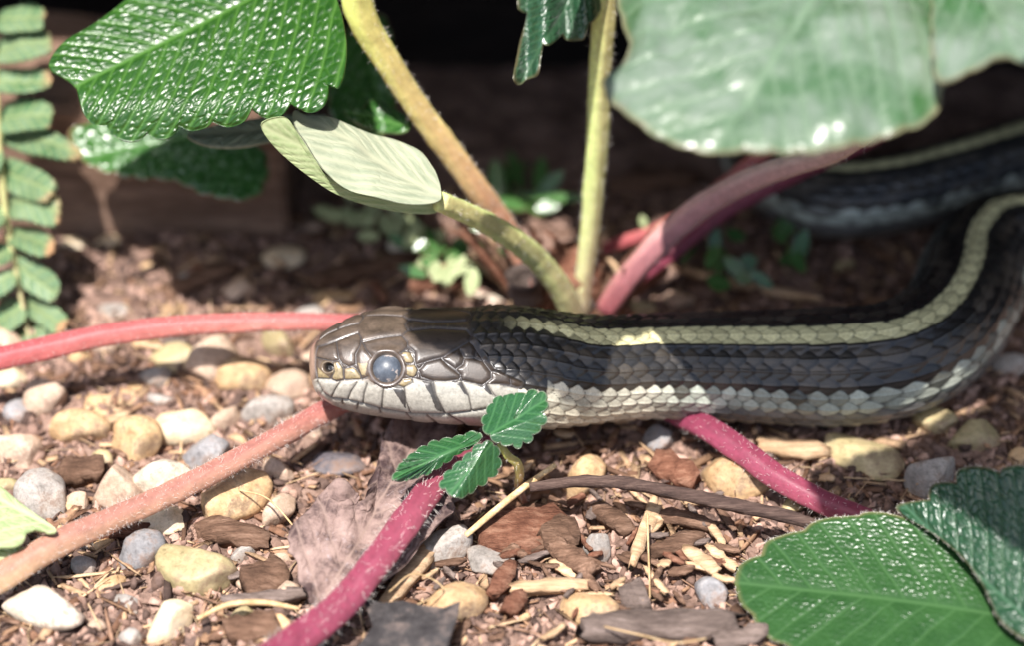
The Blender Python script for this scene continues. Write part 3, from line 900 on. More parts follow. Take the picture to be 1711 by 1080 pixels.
def build_snake():
    rows = []
    for x, t, b, z, asp, n in RUN:
        c = Pz(x, (t + b) / 2, z)
        d = (c - CAM) @ FWD
        rows.append([*c, (b - t) / 2 * d / FPX, asp, n, x])
    for k, (x, y) in enumerate(REAR):
        c = Pz(x, y, 0.76)
        rows.append([*c, 0.77 - 0.07 * min(1, k / 4) - 0.14 * min(1, max(0, (k - 7) / 3)) - 0.5 * max(0, (k - 16) / 5), 1.06, 2.0, 1400 + 80 * (k + 1)])
    rows = np.array(rows)
    key = np.r_[0, np.cumsum(np.linalg.norm(np.diff(rows[:, :3], axis=0), axis=1) + 0.4 * np.abs(np.diff(rows[:, 3])))]
    k_head = np.interp(870, rows[:, 6], key)
    k_main = np.interp(1640, rows[:, 6], key)
    u = np.linspace(0, 1, 420)
    ks = np.r_[(u ** 1.25) * k_head, np.arange(k_head + 0.013, k_main, 0.020), np.arange(k_main, key[-1], 0.034)]
    R = herm(key, rows, ks)
    R[:, 3] = np.maximum(R[:, 3], 0.0015)
    C = R[:, :3]
    T = np.gradient(C, axis=0)
    T /= np.linalg.norm(T, axis=1)[:, None]
    # near the snout the outline shrinks fast: keep sections upright and across the head
    hw = sstep(700, 560, R[:, 6])[:, None]
    T = T * (1 - hw) + np.array([1.0, 0, 0]) * hw
    T /= np.linalg.norm(T, axis=1)[:, None]
    side = np.cross(T, [0, 0, 1.0])
    side /= np.linalg.norm(side, axis=1)[:, None]
    upv = np.cross(side, T)
    m = 380
    # finer towards the side that faces the camera is not needed: even spacing round the body
    th = np.linspace(0, 2 * math.pi, m, endpoint=False)
    n = R[:, 5][:, None]
    st, ct = np.sin(th)[None], np.cos(th)[None]
    a = R[:, 4][:, None] * np.sign(st) * np.abs(st) ** (2 / n)
    z = np.sign(ct) * np.abs(ct) ** (2 / n)
    headm = sstep(900, 800, R[:, 6])[:, None]
    # belly flattened, jaw narrower than the cheeks, brow edge
    z = np.where(z < -0.80, -0.80 - (-0.80 - z) * 0.45, z)
    jaw = sstep(0.0, -0.9, z)
    a = a * (1 - headm * 0.22 * jaw)
    crown = sstep(0.1, 0.9, z)
    a = a * (1 - headm * 0.12 * crown)
    v = z * math.cos(PITCH) - a * math.sin(PITCH)
    vmax, vmin = v.max(1, keepdims=True), v.min(1, keepdims=True)
    sc = 2 * R[:, 3][:, None] / (vmax - vmin)
    off = (vmax + vmin) / 2 * sc
    main = sstep(1560, 1380, R[:, 6])[:, None]
    aa, zz = a * sc, z * sc - main * off / math.cos(PITCH)
    base = C[:, None] + side[:, None] * aa[..., None] + upv[:, None] * zz[..., None]
    gi = np.gradient(base, axis=0)
    gj = (np.roll(base, -1, 1) - np.roll(base, 1, 1))
    N = np.cross(gi, gj)
    ln = np.linalg.norm(N, axis=2, keepdims=True)
    N = N / np.maximum(ln, 1e-12)
    if (N * (base - C[:, None])).sum(2).mean() < 0:
        N = -N
    N[0] = -T[0]
    # --- body scales
    ds = np.r_[0, np.linalg.norm(np.diff(C, axis=0), axis=1)]
    pit = np.interp(R[:, 6], [700, 820, 900, 1000, 1150, 1500, 2000], [0.15, 0.155, 0.175, 0.205, 0.245, 0.27, 0.27])
    phi = np.cumsum(ds / pit)[:, None] * np.ones(m)
    thd = np.degrees(th)
    thd = np.where(thd > 180, thd - 360, thd)[None] * np.ones((len(C), 1))
    roll = 19.0 * sstep(850, 1000, R[:, 6])[:, None] * sstep(1800, 1450, R[:, 6])[:, None]
    row = (thd - roll) / 13.0
    best = np.full(row.shape, -1.0)
    sec = np.full(row.shape, -1.0)
    bj = np.zeros(row.shape)
    bk = np.zeros(row.shape)
    brho = np.ones(row.shape) * 2
    bb = np.zeros(row.shape)
    ba = np.zeros(row.shape)
    j0 = np.floor(row)
    for dj in (-1, 0, 1, 2):
        j = j0 + dj
        ph = phi + 0.5 * np.mod(j, 2) + 0.06 * (hash2(j, j * 0, 3) - 0.5)
        for dk in (-1, 0, 1):
            k = np.round(ph) + dk
            A = ph - k + 0.10 * (hash2(j, k, 31) - 0.5)
            B = row - j + 0.10 * (hash2(j, k, 37) - 0.5)
            la = 0.67
            lb = 0.74 * (1 - 0.30 * np.clip(A / la, 0, 1) ** 2)
            # broad rounded rhomb with a slightly pointed free end towards the tail
            rho = (np.abs(A / la) ** 1.8 + np.abs(B / lb) ** 1.8) ** (1 / 1.8)
            hgt = (0.20 + 0.80 * (A / la + 1) / 2) * np.sqrt(np.clip(1 - rho ** 3, 0, 1))
            hgt = np.where(rho < 1, hgt, -1)
            w = hgt > best
            sec = np.where(w, best, np.maximum(sec, hgt))
            best = np.where(w, hgt, best)
            bj, bk, brho = np.where(w, j, bj), np.where(w, k, bk), np.where(w, rho, brho)
            bb, ba = np.where(w, B, bb), np.where(w, A, ba)
    rnd = hash2(bj, bk, 21)
    aj = np.abs(bj)
    hb = np.maximum(best, 0) * 0.042
    keel = np.exp(-(bb / 0.09) ** 2) * np.clip(1 - brho, 0, 1) ** 0.5
    hb = hb + 0.014 * keel * (aj < 8.5)
    # ventral plates
    vp = phi * 0.95
    fr = vp - np.floor(vp)
    hv = 0.03 * fr ** 0.8 * (1 - sstep(0.93, 1.0, fr))
    ven = sstep(122, 127, np.abs(thd))
    hb = hb * (1 - ven) + hv * ven
    dark = np.array([0.017, 0.0155, 0.014])
    col = np.ones(row.shape + (3,)) * dark
    col = col * (0.75 + 0.6 * rnd)[..., None]
    chk = (np.floor(bk / 3.0) + np.floor(aj / 2.2)) % 2
    col = np.where((chk > 0.5)[..., None] & (aj >= 2)[..., None], col * np.array([2.6, 2.4, 2.1]), col)
    pale = np.array([0.62, 0.58, 0.32])
    # vertebral stripe: the middle row and the inner half of its neighbours
    st_on = sstep(815, 900, R[:, 6])[:, None]
    st_2 = sstep(880, 985, R[:, 6])[:, None]
    vs = np.where(aj < 0.5, 1.0, np.where((aj < 1.5) & (np.sign(bj) * bb < -0.18), 0.85 * st_2, 0.0)) * st_on
    col = col * (1 - vs[..., None]) + vs[..., None] * pale * (0.85 + 0.3 * rnd[..., None])
    # side stripe
    front = sstep(1130, 1020, R[:, 6])[:, None]
    nearside = np.where(bj > 0, 1.0, 0.0) * (roll > 4)
    aj = aj + nearside
    lat = np.where((aj > 5.5) & (aj < 7.5), 1.0, 0)
    lat = np.where((aj < 6.5) & (hash2(bj, bk, 55) > 0.62 + front * 0.5), 0.25 * lat, lat)
    latc = np.array([0.40, 0.43, 0.36]) * (1 - front[..., None]) + np.array([0.56, 0.53, 0.42]) * front[..., None]
    latc = latc * (0.55 + 0.6 * rnd[..., None])
    root_dark = sstep(-0.15, -0.5, ba)[..., None] * (1 - 0.6 * front[..., None])
    latc = latc * (1 - 0.75 * root_dark)
    col = col * (1 - lat[..., None]) + lat[..., None] * latc
    low = np.where((aj > 7.5), 1.0, 0)
    lowc = (np.array([0.13, 0.125, 0.115]) * (1 - front[..., None]) + np.array([0.50, 0.46, 0.35]) * front[..., None]) * (0.7 + 0.6 * rnd[..., None])
    col = col * (1 - low[..., None]) + low[..., None] * lowc
    # a darker shade towards the root of each pale scale and black skin between
    border = sstep(0.13, 0.0, best - sec)
    gap = np.maximum(sstep(0.80, 0.98, brho), border)[..., None] * (1 - ven[..., None])
    col = col * (1 - gap * 0.85) + gap * 0.85 * np.array([0.012, 0.012, 0.013])
    vcol = np.array([0.42, 0.38, 0.30]) * (0.85 + 0.3 * sstep(0, 1, fr))[..., None]
    vcol = vcol * (1 - 0.7 * sstep(0.9, 1, fr))[..., None]
    col = col * (1 - ven[..., None]) + ven[..., None] * vcol
    # --- head plates, drawn on the near side and mirrored to the far side
    nh = int(np.searchsorted(R[:, 6], 905))
    hbase = base[:nh].copy()
    axis_y = C[:nh, 1][:, None]
    hm = hbase.copy()
    hm[..., 1] = np.minimum(hbase[..., 1], 2 * axis_y - hbase[..., 1])
    px, py, _ = proj(hm.reshape(-1, 3))
    px, py = px.reshape(nh, m), py.reshape(nh, m)
    gl = segdist(px.ravel(), py.ravel(), HEAD_LINES).reshape(nh, m)
    hh = 0.015 * (sstep(0.0, 8.0, gl) ** 0.8 - 1) - 0.018 * np.exp(-(gl / 1.15) ** 2)
    ex, ey = 646.0, 616.5
    er = np.hypot(px - ex, py - ey)
    hh = np.where(er < 31, 0, hh)
    hh = hh - 0.10 * sstep(27, 20, er) + 0.005 * np.exp(-((er - 30) / 2.5) ** 2) + 0.035 * np.exp(-(((px - 648) / 30) ** 2 + ((py - 589) / 7) ** 2)) + 0.012 * np.exp(-(((px - 648) / 20) ** 2 + ((py - 648) / 5) ** 2))
    no = np.hypot((px - 548) / 9.0, (py - 614.5) / 8.8)
    hh = hh - 0.09 * sstep(1.0, 0.55, no) + 0.01 * np.exp(-((no - 1.15) / 0.2) ** 2)
    mo = segdist(px.ravel(), py.ravel(), [C_([(130, 540), (160, 598), (210, 632), (300, 642), (400, 666), (490, 692), (650, 720), (850, 722), (1000, 705), (1080, 690)])]).reshape(nh, m)
    hh = hh - 0.02 * np.exp(-(mo / 2.0) ** 2)
    nz = fbm(px * 0.045, py * 0.11, 4, 3)
    nz2 = fbm(px * 0.25, py * 0.25, 3, 13)
    brown = np.array([0.078, 0.057, 0.042])
    hc = brown * (0.35 + 1.35 * nz)[..., None] * np.array([1, 1, 1])
    tempo = sstep(672, 712, px)
    hc = hc * (1 - 0.5 * tempo[..., None])
    # olive mottling on the crown
    ol = sstep(0.52, 0.7, nz2) * sstep(552, 540, py) * sstep(680, 720, px)
    hc = hc * (1 - 0.6 * ol[..., None]) + 0.6 * ol[..., None] * np.array([0.16, 0.14, 0.07])
    for t in TANS:
        i = inpoly(px, py, t)[..., None]
        hc = np.where(i, np.array([0.235, 0.185, 0.10]) * (0.65 + 0.8 * nz2)[..., None], hc)
    lt = np.array(LAB_TOP)
    lt = lt[np.argsort(lt[:, 0])]
    below = py > np.interp(px, lt[:, 0], lt[:, 1])
    labc = np.array([0.34, 0.325, 0.28]) * (0.55 + 0.5 * nz2 + 0.4 * nz)[..., None]
    top_d = py - np.interp(px, lt[:, 0], lt[:, 1])
    lab_brown = sstep(7, 0, top_d + 6 * (nz - 0.5)) * sstep(545, 560, px) * sstep(655, 625, px)
    labc = labc * (1 - 0.7 * lab_brown[..., None]) + 0.7 * lab_brown[..., None] * np.array([0.2, 0.16, 0.13])
    hc = np.where(below[..., None], labc, hc)
    for t in WEDGES:
        i = inpoly(px, py, t)[..., None]
        hc = np.where(i, np.array([0.055, 0.051, 0.048]) * (0.6 + 0.8 * nz2)[..., None], hc)
    ros = sstep(527, 521, px + 0.02 * (py - 600))
    hc = hc * (1 - ros[..., None]) + ros[..., None] * np.array([0.34, 0.23, 0.17])
    ring = np.exp(-((er - 29) / 2.2) ** 2) * (0.35 + 0.65 * sstep(600, 625, py))
    hc = hc * (1 - 0.8 * ring[..., None]) + 0.8 * ring[..., None] * np.array([0.085, 0.07, 0.066])
    hole = sstep(1.0, 0.7, no)
    hc = hc * (1 - hole[..., None]) + hole[..., None] * np.array([0.008, 0.007, 0.007])
    nr = np.exp(-((no - 1.2) / 0.25) ** 2)[..., None]
    hc = hc * (1 - 0.5 * nr) + 0.5 * nr * np.array([0.2, 0.15, 0.09])
    gcol = np.where(below[..., None], np.array([0.075, 0.068, 0.062]), np.array([0.055, 0.050, 0.050]))
    g = np.exp(-(gl / 1.25) ** 2)[..., None]
    g = np.where((er < 33)[..., None], 0, g)
    hc = hc * (1 - g) + g * gcol
    # under the chin: plain cream
    vv = hm @ UP
    imin = vv.argmin(1)
    thn = np.abs(thd[:nh])
    thmin = np.abs(thd[np.arange(nh), imin])[:, None]
    chin = sstep(2, 9, thn - thmin)
    hh = hh * (1 - chin)
    hc = hc * (1 - chin[..., None]) + chin[..., None] * np.array([0.36, 0.33, 0.27])
    # join of head plates and neck scales: further back on the cheek than on the crown
    edge = np.interp(py, [510, 550, 590, 620, 640, 700], [782, 786, 806, 826, 872, 862])
    mk = sstep(-4, 4, px - edge)
    H_ = hb.copy()
    H_[:nh] = hb[:nh] * mk + hh * (1 - mk)
    col[:nh] = col[:nh] * mk[..., None] + hc * (1 - mk)[..., None]
    tipf = sstep(0, 0.12, R[:, 3])[:, None]
    V = base + N * (H_ * tipf)[..., None]
    nr_ = len(C)
    Vf = np.r_[V.reshape(-1, 3), V[0].mean(0)[None], V[-1].mean(0)[None]]
    cf = np.r_[col.reshape(-1, 3), col[0].mean(0)[None], col[-1].mean(0)[None]]
    j = np.arange(m)
    tri = np.r_[np.stack([np.full(m, nr_ * m), (j + 1) % m, j], -1), np.stack([np.full(m, nr_ * m + 1), (nr_ - 1) * m + j, (nr_ - 1) * m + (j + 1) % m], -1)]
    mt, nt, b = newmat('snake_skin')
    at = attr(nt, 'Col')
    n1 = noise_node(nt, 26, 4, 0.7)
    r1 = ramp(nt, n1.outputs[0], [(0.3, (0.78,) * 3), (0.7, (1.22,) * 3)])
    c = mix(nt, 1.0, at.outputs[0], r1.outputs[0], 'MULTIPLY')
    nt.links.new(c, b.inputs['Base Color'])
    b.inputs['Roughness'].default_value = 0.40
    b.inputs['Specular IOR Level'].default_value = 0.5
    b.inputs['Coat Weight'].default_value = 0.4
    b.inputs['Coat Roughness'].default_value = 0.25
    n2 = noise_node(nt, 60, 3, 0.6)
    bump(nt, b, n2.outputs[0], 0.25, 0.01)
    root = bpy.data.objects.new('garter_snake', None)
    SC.collection.objects.link(root)
    root['label'] = 'dark garter snake with a pale yellow back stripe and a cloudy blue eye'
    root['category'] = 'snake'
    root.location = (0, 0, 0)
    link('body', set_mesh('body', Vf, [grid_quads(nr_, m), tri], mt, True, cf), root)
    # eyes
    me, nt, b = newmat('snake_eye')
    n1 = noise_node(nt, 9, 5, 0.7)
    r1 = ramp(nt, n1.outputs[0], [(0.32, (0.045, 0.055, 0.072)), (0.52, (0.08, 0.096, 0.12)), (0.70, (0.15, 0.165, 0.185))])
    n3 = noise_node(nt, 7, 4, 0.7)
    r3 = ramp(nt, n3.outputs[0], [(0.56, (0, 0, 0)), (0.62, (1, 1, 1))])
    c = mix(nt, r3.outputs[0], r1.outputs[0], (0.36, 0.31, 0.28))  # peach patches paint irregular reflections into the eye colour
    nt.links.new(c, b.inputs['Base Color'])
    b.inputs['Roughness'].default_value = 0.42
    b.inputs['Coat Weight'].default_value = 0.25
    b.inputs['Coat Roughness'].default_value = 0.3
    near = (base[:nh, :, 1] < axis_y) & (np.abs(thd[:nh]) < 130)
    dd = np.where(near, er, 1e9)
    i = np.unravel_index(dd.argmin(), dd.shape)
    Vi, Fi = ICO[4]
    rr = 25.8 * 31.3 / FPX
    ctr = base[i] - N[i] * 0.130
    for sgn in (1, -1):
        cc, nn = ctr.copy(), N[i].copy()
        if sgn < 0:
            cc[1] = 2 * C[i[0], 1] - cc[1]
            nn[1] = -nn[1]
        o = link('eye', set_mesh('eye', Vi * np.array([1.0, 1.0, 0.86]) * rr * 1.02, Fi, me), root, cc)
        o.rotation_euler = Vector(nn).to_track_quat('Z', 'Y').to_euler()
    return root


build_snake()

# ------------------------------------------------------------------ leaves and stalks
def resample(P, n):
    P = np.asarray(P, float)
    Q = np.r_[P, P[:1]]
    k = np.r_[0, np.cumsum(np.linalg.norm(np.diff(Q, axis=0), axis=1))]
    t = np.linspace(0, k[-1], n, endpoint=False)
    return np.c_[np.interp(t, k, Q[:, 0]), np.interp(t, k, Q[:, 1])]


def chaikin(P):
    P = np.asarray(P, float)
    Q = np.roll(P, -1, 0)
    return np.stack([0.75 * P + 0.25 * Q, 0.25 * P + 0.75 * Q], 1).reshape(-1, 2)


def scallop(P, tooth, amp, n, sharp=0.55, lean=0.0):
    """round teeth along a smooth outline"""
    P = resample(chaikin(chaikin(P)), n)
    T = np.roll(P, -1, 0) - np.roll(P, 1, 0)
    L = np.linalg.norm(T, axis=1)
    T /= L[:, None]
    N = np.c_[T[:, 1], -T[:, 0]]
    c = P.mean(0)
    if ((P - c) * N).sum(1).mean() < 0:
        N = -N
    per = L.sum() / 2
    cnt = max(3, round(per / tooth))
    t = np.arange(n) / n * cnt
    fr = t - np.floor(t)
    k = 0.7 + 0.6 * hash2(np.floor(t), np.floor(t) * 0 + len(P), 4)
    return P + N * (amp * (np.sin(math.pi * fr) ** sharp - 0.5) * k)[:, None]


def worley(x, y, s):
    i, j = np.floor(x), np.floor(y)
    f1 = np.full(x.shape, 9.0)
    f2 = np.full(x.shape, 9.0)
    for a in (-1, 0, 1):
        for b in (-1, 0, 1):
            u, v = i + a, j + b
            dx = u + 0.1 + 0.8 * hash2(u, v, s + 1.3) - x
            dy = v + 0.1 + 0.8 * hash2(u, v, s + 5.7) - y
            d = np.hypot(dx, dy)
            f2 = np.where(d < f1, f1, np.minimum(f2, d))
            f1 = np.minimum(f1, d)
    return f1, f2


def leaf_mesh(name, out, center, lift, base, tip, mat, rings=50, quilt=0.05, space=34, ang=45, tert=18, thick=0.022, vein_w=3.0, wave=0.0, seed=0, fan=0.0, rimw=0.05, tipbrown=0.0, qk=2.0):
    out = np.asarray(out, float)
    c = np.asarray(center, float)
    n = len(out)
    r = np.linspace(0, 1, rings + 1)[1:] ** 0.8
    G = c + r[:, None, None] * (out - c)[None]
    px = np.r_[[c[0]], G[..., 0].ravel()]
    py = np.r_[[c[1]], G[..., 1].ravel()]
    rr = np.r_[0, np.repeat(r, n)]
    b, t = np.asarray(base, float), np.asarray(tip, float)
    ax = t - b
    Lm = np.linalg.norm(ax)
    ax /= Lm
    pr = np.array([-ax[1], ax[0]])
    al = (px - b[0]) * ax[0] + (py - b[1]) * ax[1]
    sd = (px - b[0]) * pr[0] + (py - b[1]) * pr[1]
    sd = sd + 0.03 * Lm * np.sin(al / Lm * 3.0 + seed) * 0.5
    As = np.abs(sd)
    A = np.radians(ang + fan * (1 - np.clip(al / Lm, 0, 1)))
    jit = 6 * (fbm(px * 0.02, py * 0.02, 2, seed) - 0.5) * space / 34
    q = (al - As / np.tan(A) + 0.12 * As * As / Lm + jit) / space + 0.37 * (sd > 0)
    fr = q - np.round(q)
    dsec = np.abs(fr) * space * np.sin(A)
    dmid = As
    cellk = np.floor(q)
    ell = As / np.sin(A) / tert + hash2(cellk, np.sign(sd), seed) + 0.35 * np.sin(cellk * 2.3) + 0.6 * (fbm(px * 0.05, py * 0.05, 2, seed + 3) - 0.5)
    f2 = np.abs(ell - np.round(ell)) * 2
    dome = np.sqrt(np.clip(np.abs(fr) * 2, 0, 1)) ** 0.9
    # fine third-order net
    el3 = np.abs(ell * 2.3 - np.round(ell * 2.3)) * 2
    W1, W2 = worley(q * qk + 40, ell + 40, seed)
    cell = np.clip((W2 - W1) / 0.55, 0, 1)
    cell = 1 - (1 - cell) ** 2.2
    h = dome ** 0.7 * 0.45 + cell * (0.35 + 0.3 * hash2(cellk, np.round(ell), seed)) * sstep(0, 0.12, np.abs(fr))
    h = h * sstep(0, space * 0.35, dmid) 
    cm = 1 / 128.0
    d_edge = 1 - rr
    h = h * quilt * np.clip(d_edge / 0.05, 0.25, 1)
    P = lift(px, py)
    if wave:
        h = h + wave * (fbm(px * 0.012 + seed, py * 0.012, 2, seed + 7) - 0.5)
    g = P[1:].reshape(rings, n, 3)
    gi = np.gradient(g, axis=0)
    gj = np.roll(g, -1, 1) - np.roll(g, 1, 1)
    N = np.cross(gi, gj)
    N /= np.maximum(np.linalg.norm(N, axis=2, keepdims=True), 1e-9)
    s = np.sign((N * (CAM - g)).sum(2).mean())
    N = N * s
    N = np.r_[N[0].mean(0)[None], N.reshape(-1, 3)]
    top = P + N * h[:, None]
    bot = P + N * (h * 0.8 - thick)[:, None]
    nv = len(top)
    V = np.r_[top, bot]
    j = np.arange(n)
    j2 = (j + 1) % n
    tri = np.stack([np.zeros(n, int), 1 + j2, 1 + j], -1)
    q4 = grid_quads(rings, n) + 1
    o = 1 + (rings - 1) * n
    rim = np.stack([o + j, nv + o + j, nv + o + j2, o + j2], -1)
    if s > 0:
        pass
    faces = [np.r_[tri, tri[:, ::-1] + nv], np.r_[q4[:, ::-1] if False else q4, q4[:, ::-1] + nv, rim]]
    v = np.maximum(np.exp(-(dmid / (vein_w * 1.3)) ** 2), 0.75 * np.exp(-(dsec / vein_w) ** 2) * sstep(Lm, Lm * 0.0, 0 * dsec))
    v = np.maximum(v, 0.35 * np.exp(-((W2 - W1) / 0.11) ** 2))
    rim_a = sstep(1 - rimw, 1.0, rr) * (0.4 + 0.6 * fbm(px * 0.05, py * 0.05, 2, 8))
    if tipbrown:
        rim_a = sstep(tipbrown, 1.05, al / Lm + 0.25 * (fbm(px * 0.05, py * 0.05, 2, seed) - 0.5))
    return set_mesh(name, V, faces, mat, True, None, {'vein': np.r_[v, v * 0.6], 'rim': np.r_[rim_a, rim_a]})


def plane(cx, cy, d, gx=0.0, gy=0.0, kx=0.0, ky=0.0, roll=None):
    """a sheet through picture point (cx, cy) at depth d (cm), sloping gx, gy (cm of depth per 100 px), curved kx, ky"""
    def f(px, py):
        x, y = (px - cx) / 100, (py - cy) / 100
        dep = d + gx * x + gy * y + kx * x * x + ky * y * y
        if roll:
            dep = dep + roll(px, py)
        return Pd(px, py, dep)
    return f


def hairs(owner_name, frame, n, lmin, lmax, parent, along=(0, 1), wid=0.0022, lean=0.6):
    C, R, T, A, B = frame
    i = RNG.integers(int(along[0] * (len(C) - 1)), int(along[1] * (len(C) - 1)) + 1, n)
    f = RNG.uniform(-0.5, 0.5, n)[:, None]
    th = RNG.uniform(0, 2 * math.pi, n)
    nrm = A[i] * np.cos(th)[:, None] + B[i] * np.sin(th)[:, None]
    step = np.gradient(C, axis=0)[i]
    p = C[i] + step * f + nrm * R[i][:, None] * 0.97
    L = RNG.uniform(lmin, lmax, n)[:, None] * (0.5 + 0.5 * RNG.uniform(0, 1, (n, 1)))
    d = nrm + T[i] * RNG.normal(0, lean, (n, 1)) + RNG.normal(0, 0.35, (n, 3))
    d /= np.linalg.norm(d, axis=1)[:, None]
    bend = RNG.normal(0, 0.35, (n, 3)) + np.array([0, 0, -0.15])
    s = np.cross(d, p - CAM)
    s /= np.linalg.norm(s, axis=1)[:, None]
    s2 = np.cross(d, s)
    mid = p + d * L * 0.5
    tip = p + d * L + bend * L * 0.35
    V = np.stack([p + s * wid, p - s * 0.5 * wid + s2 * 0.87 * wid, p - s * 0.5 * wid - s2 * 0.87 * wid,
                  mid + s * wid * 0.7, mid - s * 0.35 * wid + s2 * 0.6 * wid, mid - s * 0.35 * wid - s2 * 0.6 * wid, tip], 1)
    F4 = np.array([[0, 1, 4, 3], [1, 2, 5, 4], [2, 0, 3, 5]])
    F3 = np.array([[3, 4, 6], [4, 5, 6], [5, 3, 6]])
    k = np.arange(n)[:, None, None] * 7
    me = set_mesh('hairs', V.reshape(-1, 3), [(k + F4).reshape(-1, 4), (k + F3).reshape(-1, 3)], M['hair'])
    return link('hairs', me, parent, kind='stuff')


def stalk(pts, rpx, mat, parent, label=None, n=90, seg=28, nh=0, hl=(0.05, 0.16), name='petiole', flat=1.0, wid=0.0022):
    P = np.array([Pd(x, y, d) for x, y, d in pts])
    dd = (P - CAM) @ FWD
    r = np.broadcast_to(np.asarray(rpx, float), (len(P),)) * dd / FPX
    V, F, fr = tube(P, r, seg, n, flat, 0.18)
    al = np.r_[np.repeat(np.linspace(0, 1, n), seg), 0, 1]
    th = np.linspace(0, 2 * math.pi, seg, endpoint=False)
    sk = 0.5 + 0.33 * np.sin(th * 2 + 0.8)[None] + 0.35 * (fbm(np.arange(n)[:, None] * 0.12, th[None] * 3, 3, 2) - 0.5)
    sk = np.r_[sk.ravel(), 0.5, 0.5]
    o = link(name, set_mesh(name, V, F, mat, True, None, {'along': al, 'streak': sk}), parent, label=label)
    if nh:
        hairs(name, fr, nh, hl[0], hl[1], o, wid=wid)
    return o


M['st_yellow'] = mat_stalk('stalk_yellow_green', [(0.0, (0.44, 0.48, 0.14)), (0.4, (0.60, 0.50, 0.21)), (0.72, (0.56, 0.33, 0.19)), (1.0, (0.36, 0.13, 0.12))])
M['st_green'] = mat_stalk('stalk_green', [(0.0, (0.50, 0.52, 0.22)), (0.6, (0.42, 0.45, 0.19)), (1.0, (0.38, 0.33, 0.2))])
M['st_red'] = mat_stalk('stalk_red', [(0.0, (0.38, 0.085, 0.095)), (0.5, (0.46, 0.17, 0.15)), (1.0, (0.46, 0.12, 0.15))])
M['st_pink'] = mat_stalk('stalk_pink_brown', [(0.0, (0.48, 0.31, 0.20)), (0.2, (0.40, 0.22, 0.16)), (0.6, (0.40, 0.19, 0.15)), (0.75, (0.42, 0.15, 0.14)), (1.0, (0.36, 0.08, 0.10))])
M['st_magenta'] = mat_stalk('stalk_magenta', [(0.0, (0.17, 0.022, 0.06)), (0.5, (0.27, 0.06, 0.10)), (1.0, (0.27, 0.075, 0.10))])
M['st_maroon'] = mat_stalk('stalk_maroon', [(0.0, (0.26, 0.06, 0.09)), (1.0, (0.17, 0.035, 0.07))])
M['st_pale'] = mat_stalk('stalk_pink_pale', [(0.0, (0.28, 0.09, 0.10)), (0.2, (0.50, 0.27, 0.27)), (0.45, (0.60, 0.42, 0.36)), (1.0, (0.45, 0.42, 0.18))])
G = {}
G['hero'] = mat_leaf('leaf_glossy', (0.010, 0.048, 0.005), (0.020, 0.075, 0.009), (0.06, 0.15, 0.025), 0.31, 0.42, 0.18, 0.07)
G['lower'] = mat_leaf('leaf_lower', (0.018, 0.058, 0.016), (0.027, 0.078, 0.022), (0.05, 0.115, 0.04), 0.26, 0.32, 0.08, 0.06, tip=(0.13, 0.12, 0.05))
G['blue'] = mat_leaf('leaf_blue_green', (0.012, 0.048, 0.022), (0.02, 0.068, 0.03), (0.045, 0.11, 0.055), 0.30, 0.55, 0.4, 0.1, tip=(0.12, 0.1, 0.05))
G['pale'] = mat_leaf('leaf_pale_glare', (0.035, 0.10, 0.03), (0.18, 0.225, 0.175), (0.13, 0.20, 0.12), 0.40, 0.6, 0.3, 0.12, 1.3, tip=(0.20, 0.17, 0.09))  # whitish blotches put glare into the leaf colour
G['silver'] = mat_leaf('leaf_underside', (0.23, 0.28, 0.19), (0.36, 0.40, 0.29), (0.48, 0.50, 0.35), 0.75, 0.2, 0.0, 0.25, fine=70, bs=0.5)
G['young'] = mat_leaf('leaf_young', (0.016, 0.075, 0.012), (0.03, 0.11, 0.02), (0.1, 0.24, 0.06), 0.2, 0.6, 0.7, 0.15, tip=(0.25, 0.25, 0.15))
G['sprig'] = mat_leaf('leaf_sprig', (0.012, 0.06, 0.016), (0.02, 0.085, 0.024), (0.05, 0.15, 0.05), 0.26, 0.6, 0.5, 0.08, tip=(0.2, 0.22, 0.16))
G['fern'] = mat_leaf('leaf_fern', (0.075, 0.18, 0.075), (0.24, 0.34, 0.20), (0.28, 0.36, 0.16), 0.45, 0.5, 0.2, 0.3, 1.6, tip=(0.5, 0.30, 0.16))
G['back'] = mat_leaf('leaf_back', (0.025, 0.10, 0.018), (0.05, 0.15, 0.03), (0.1, 0.22, 0.07), 0.22, 0.6, 0.6, 0.2, tip=(0.28, 0.14, 0.1))
G['light'] = mat_leaf('leaf_light', (0.28, 0.38, 0.16), (0.40, 0.48, 0.24), (0.55, 0.6, 0.34), 0.55, 0.35, 0.0, 0.3)


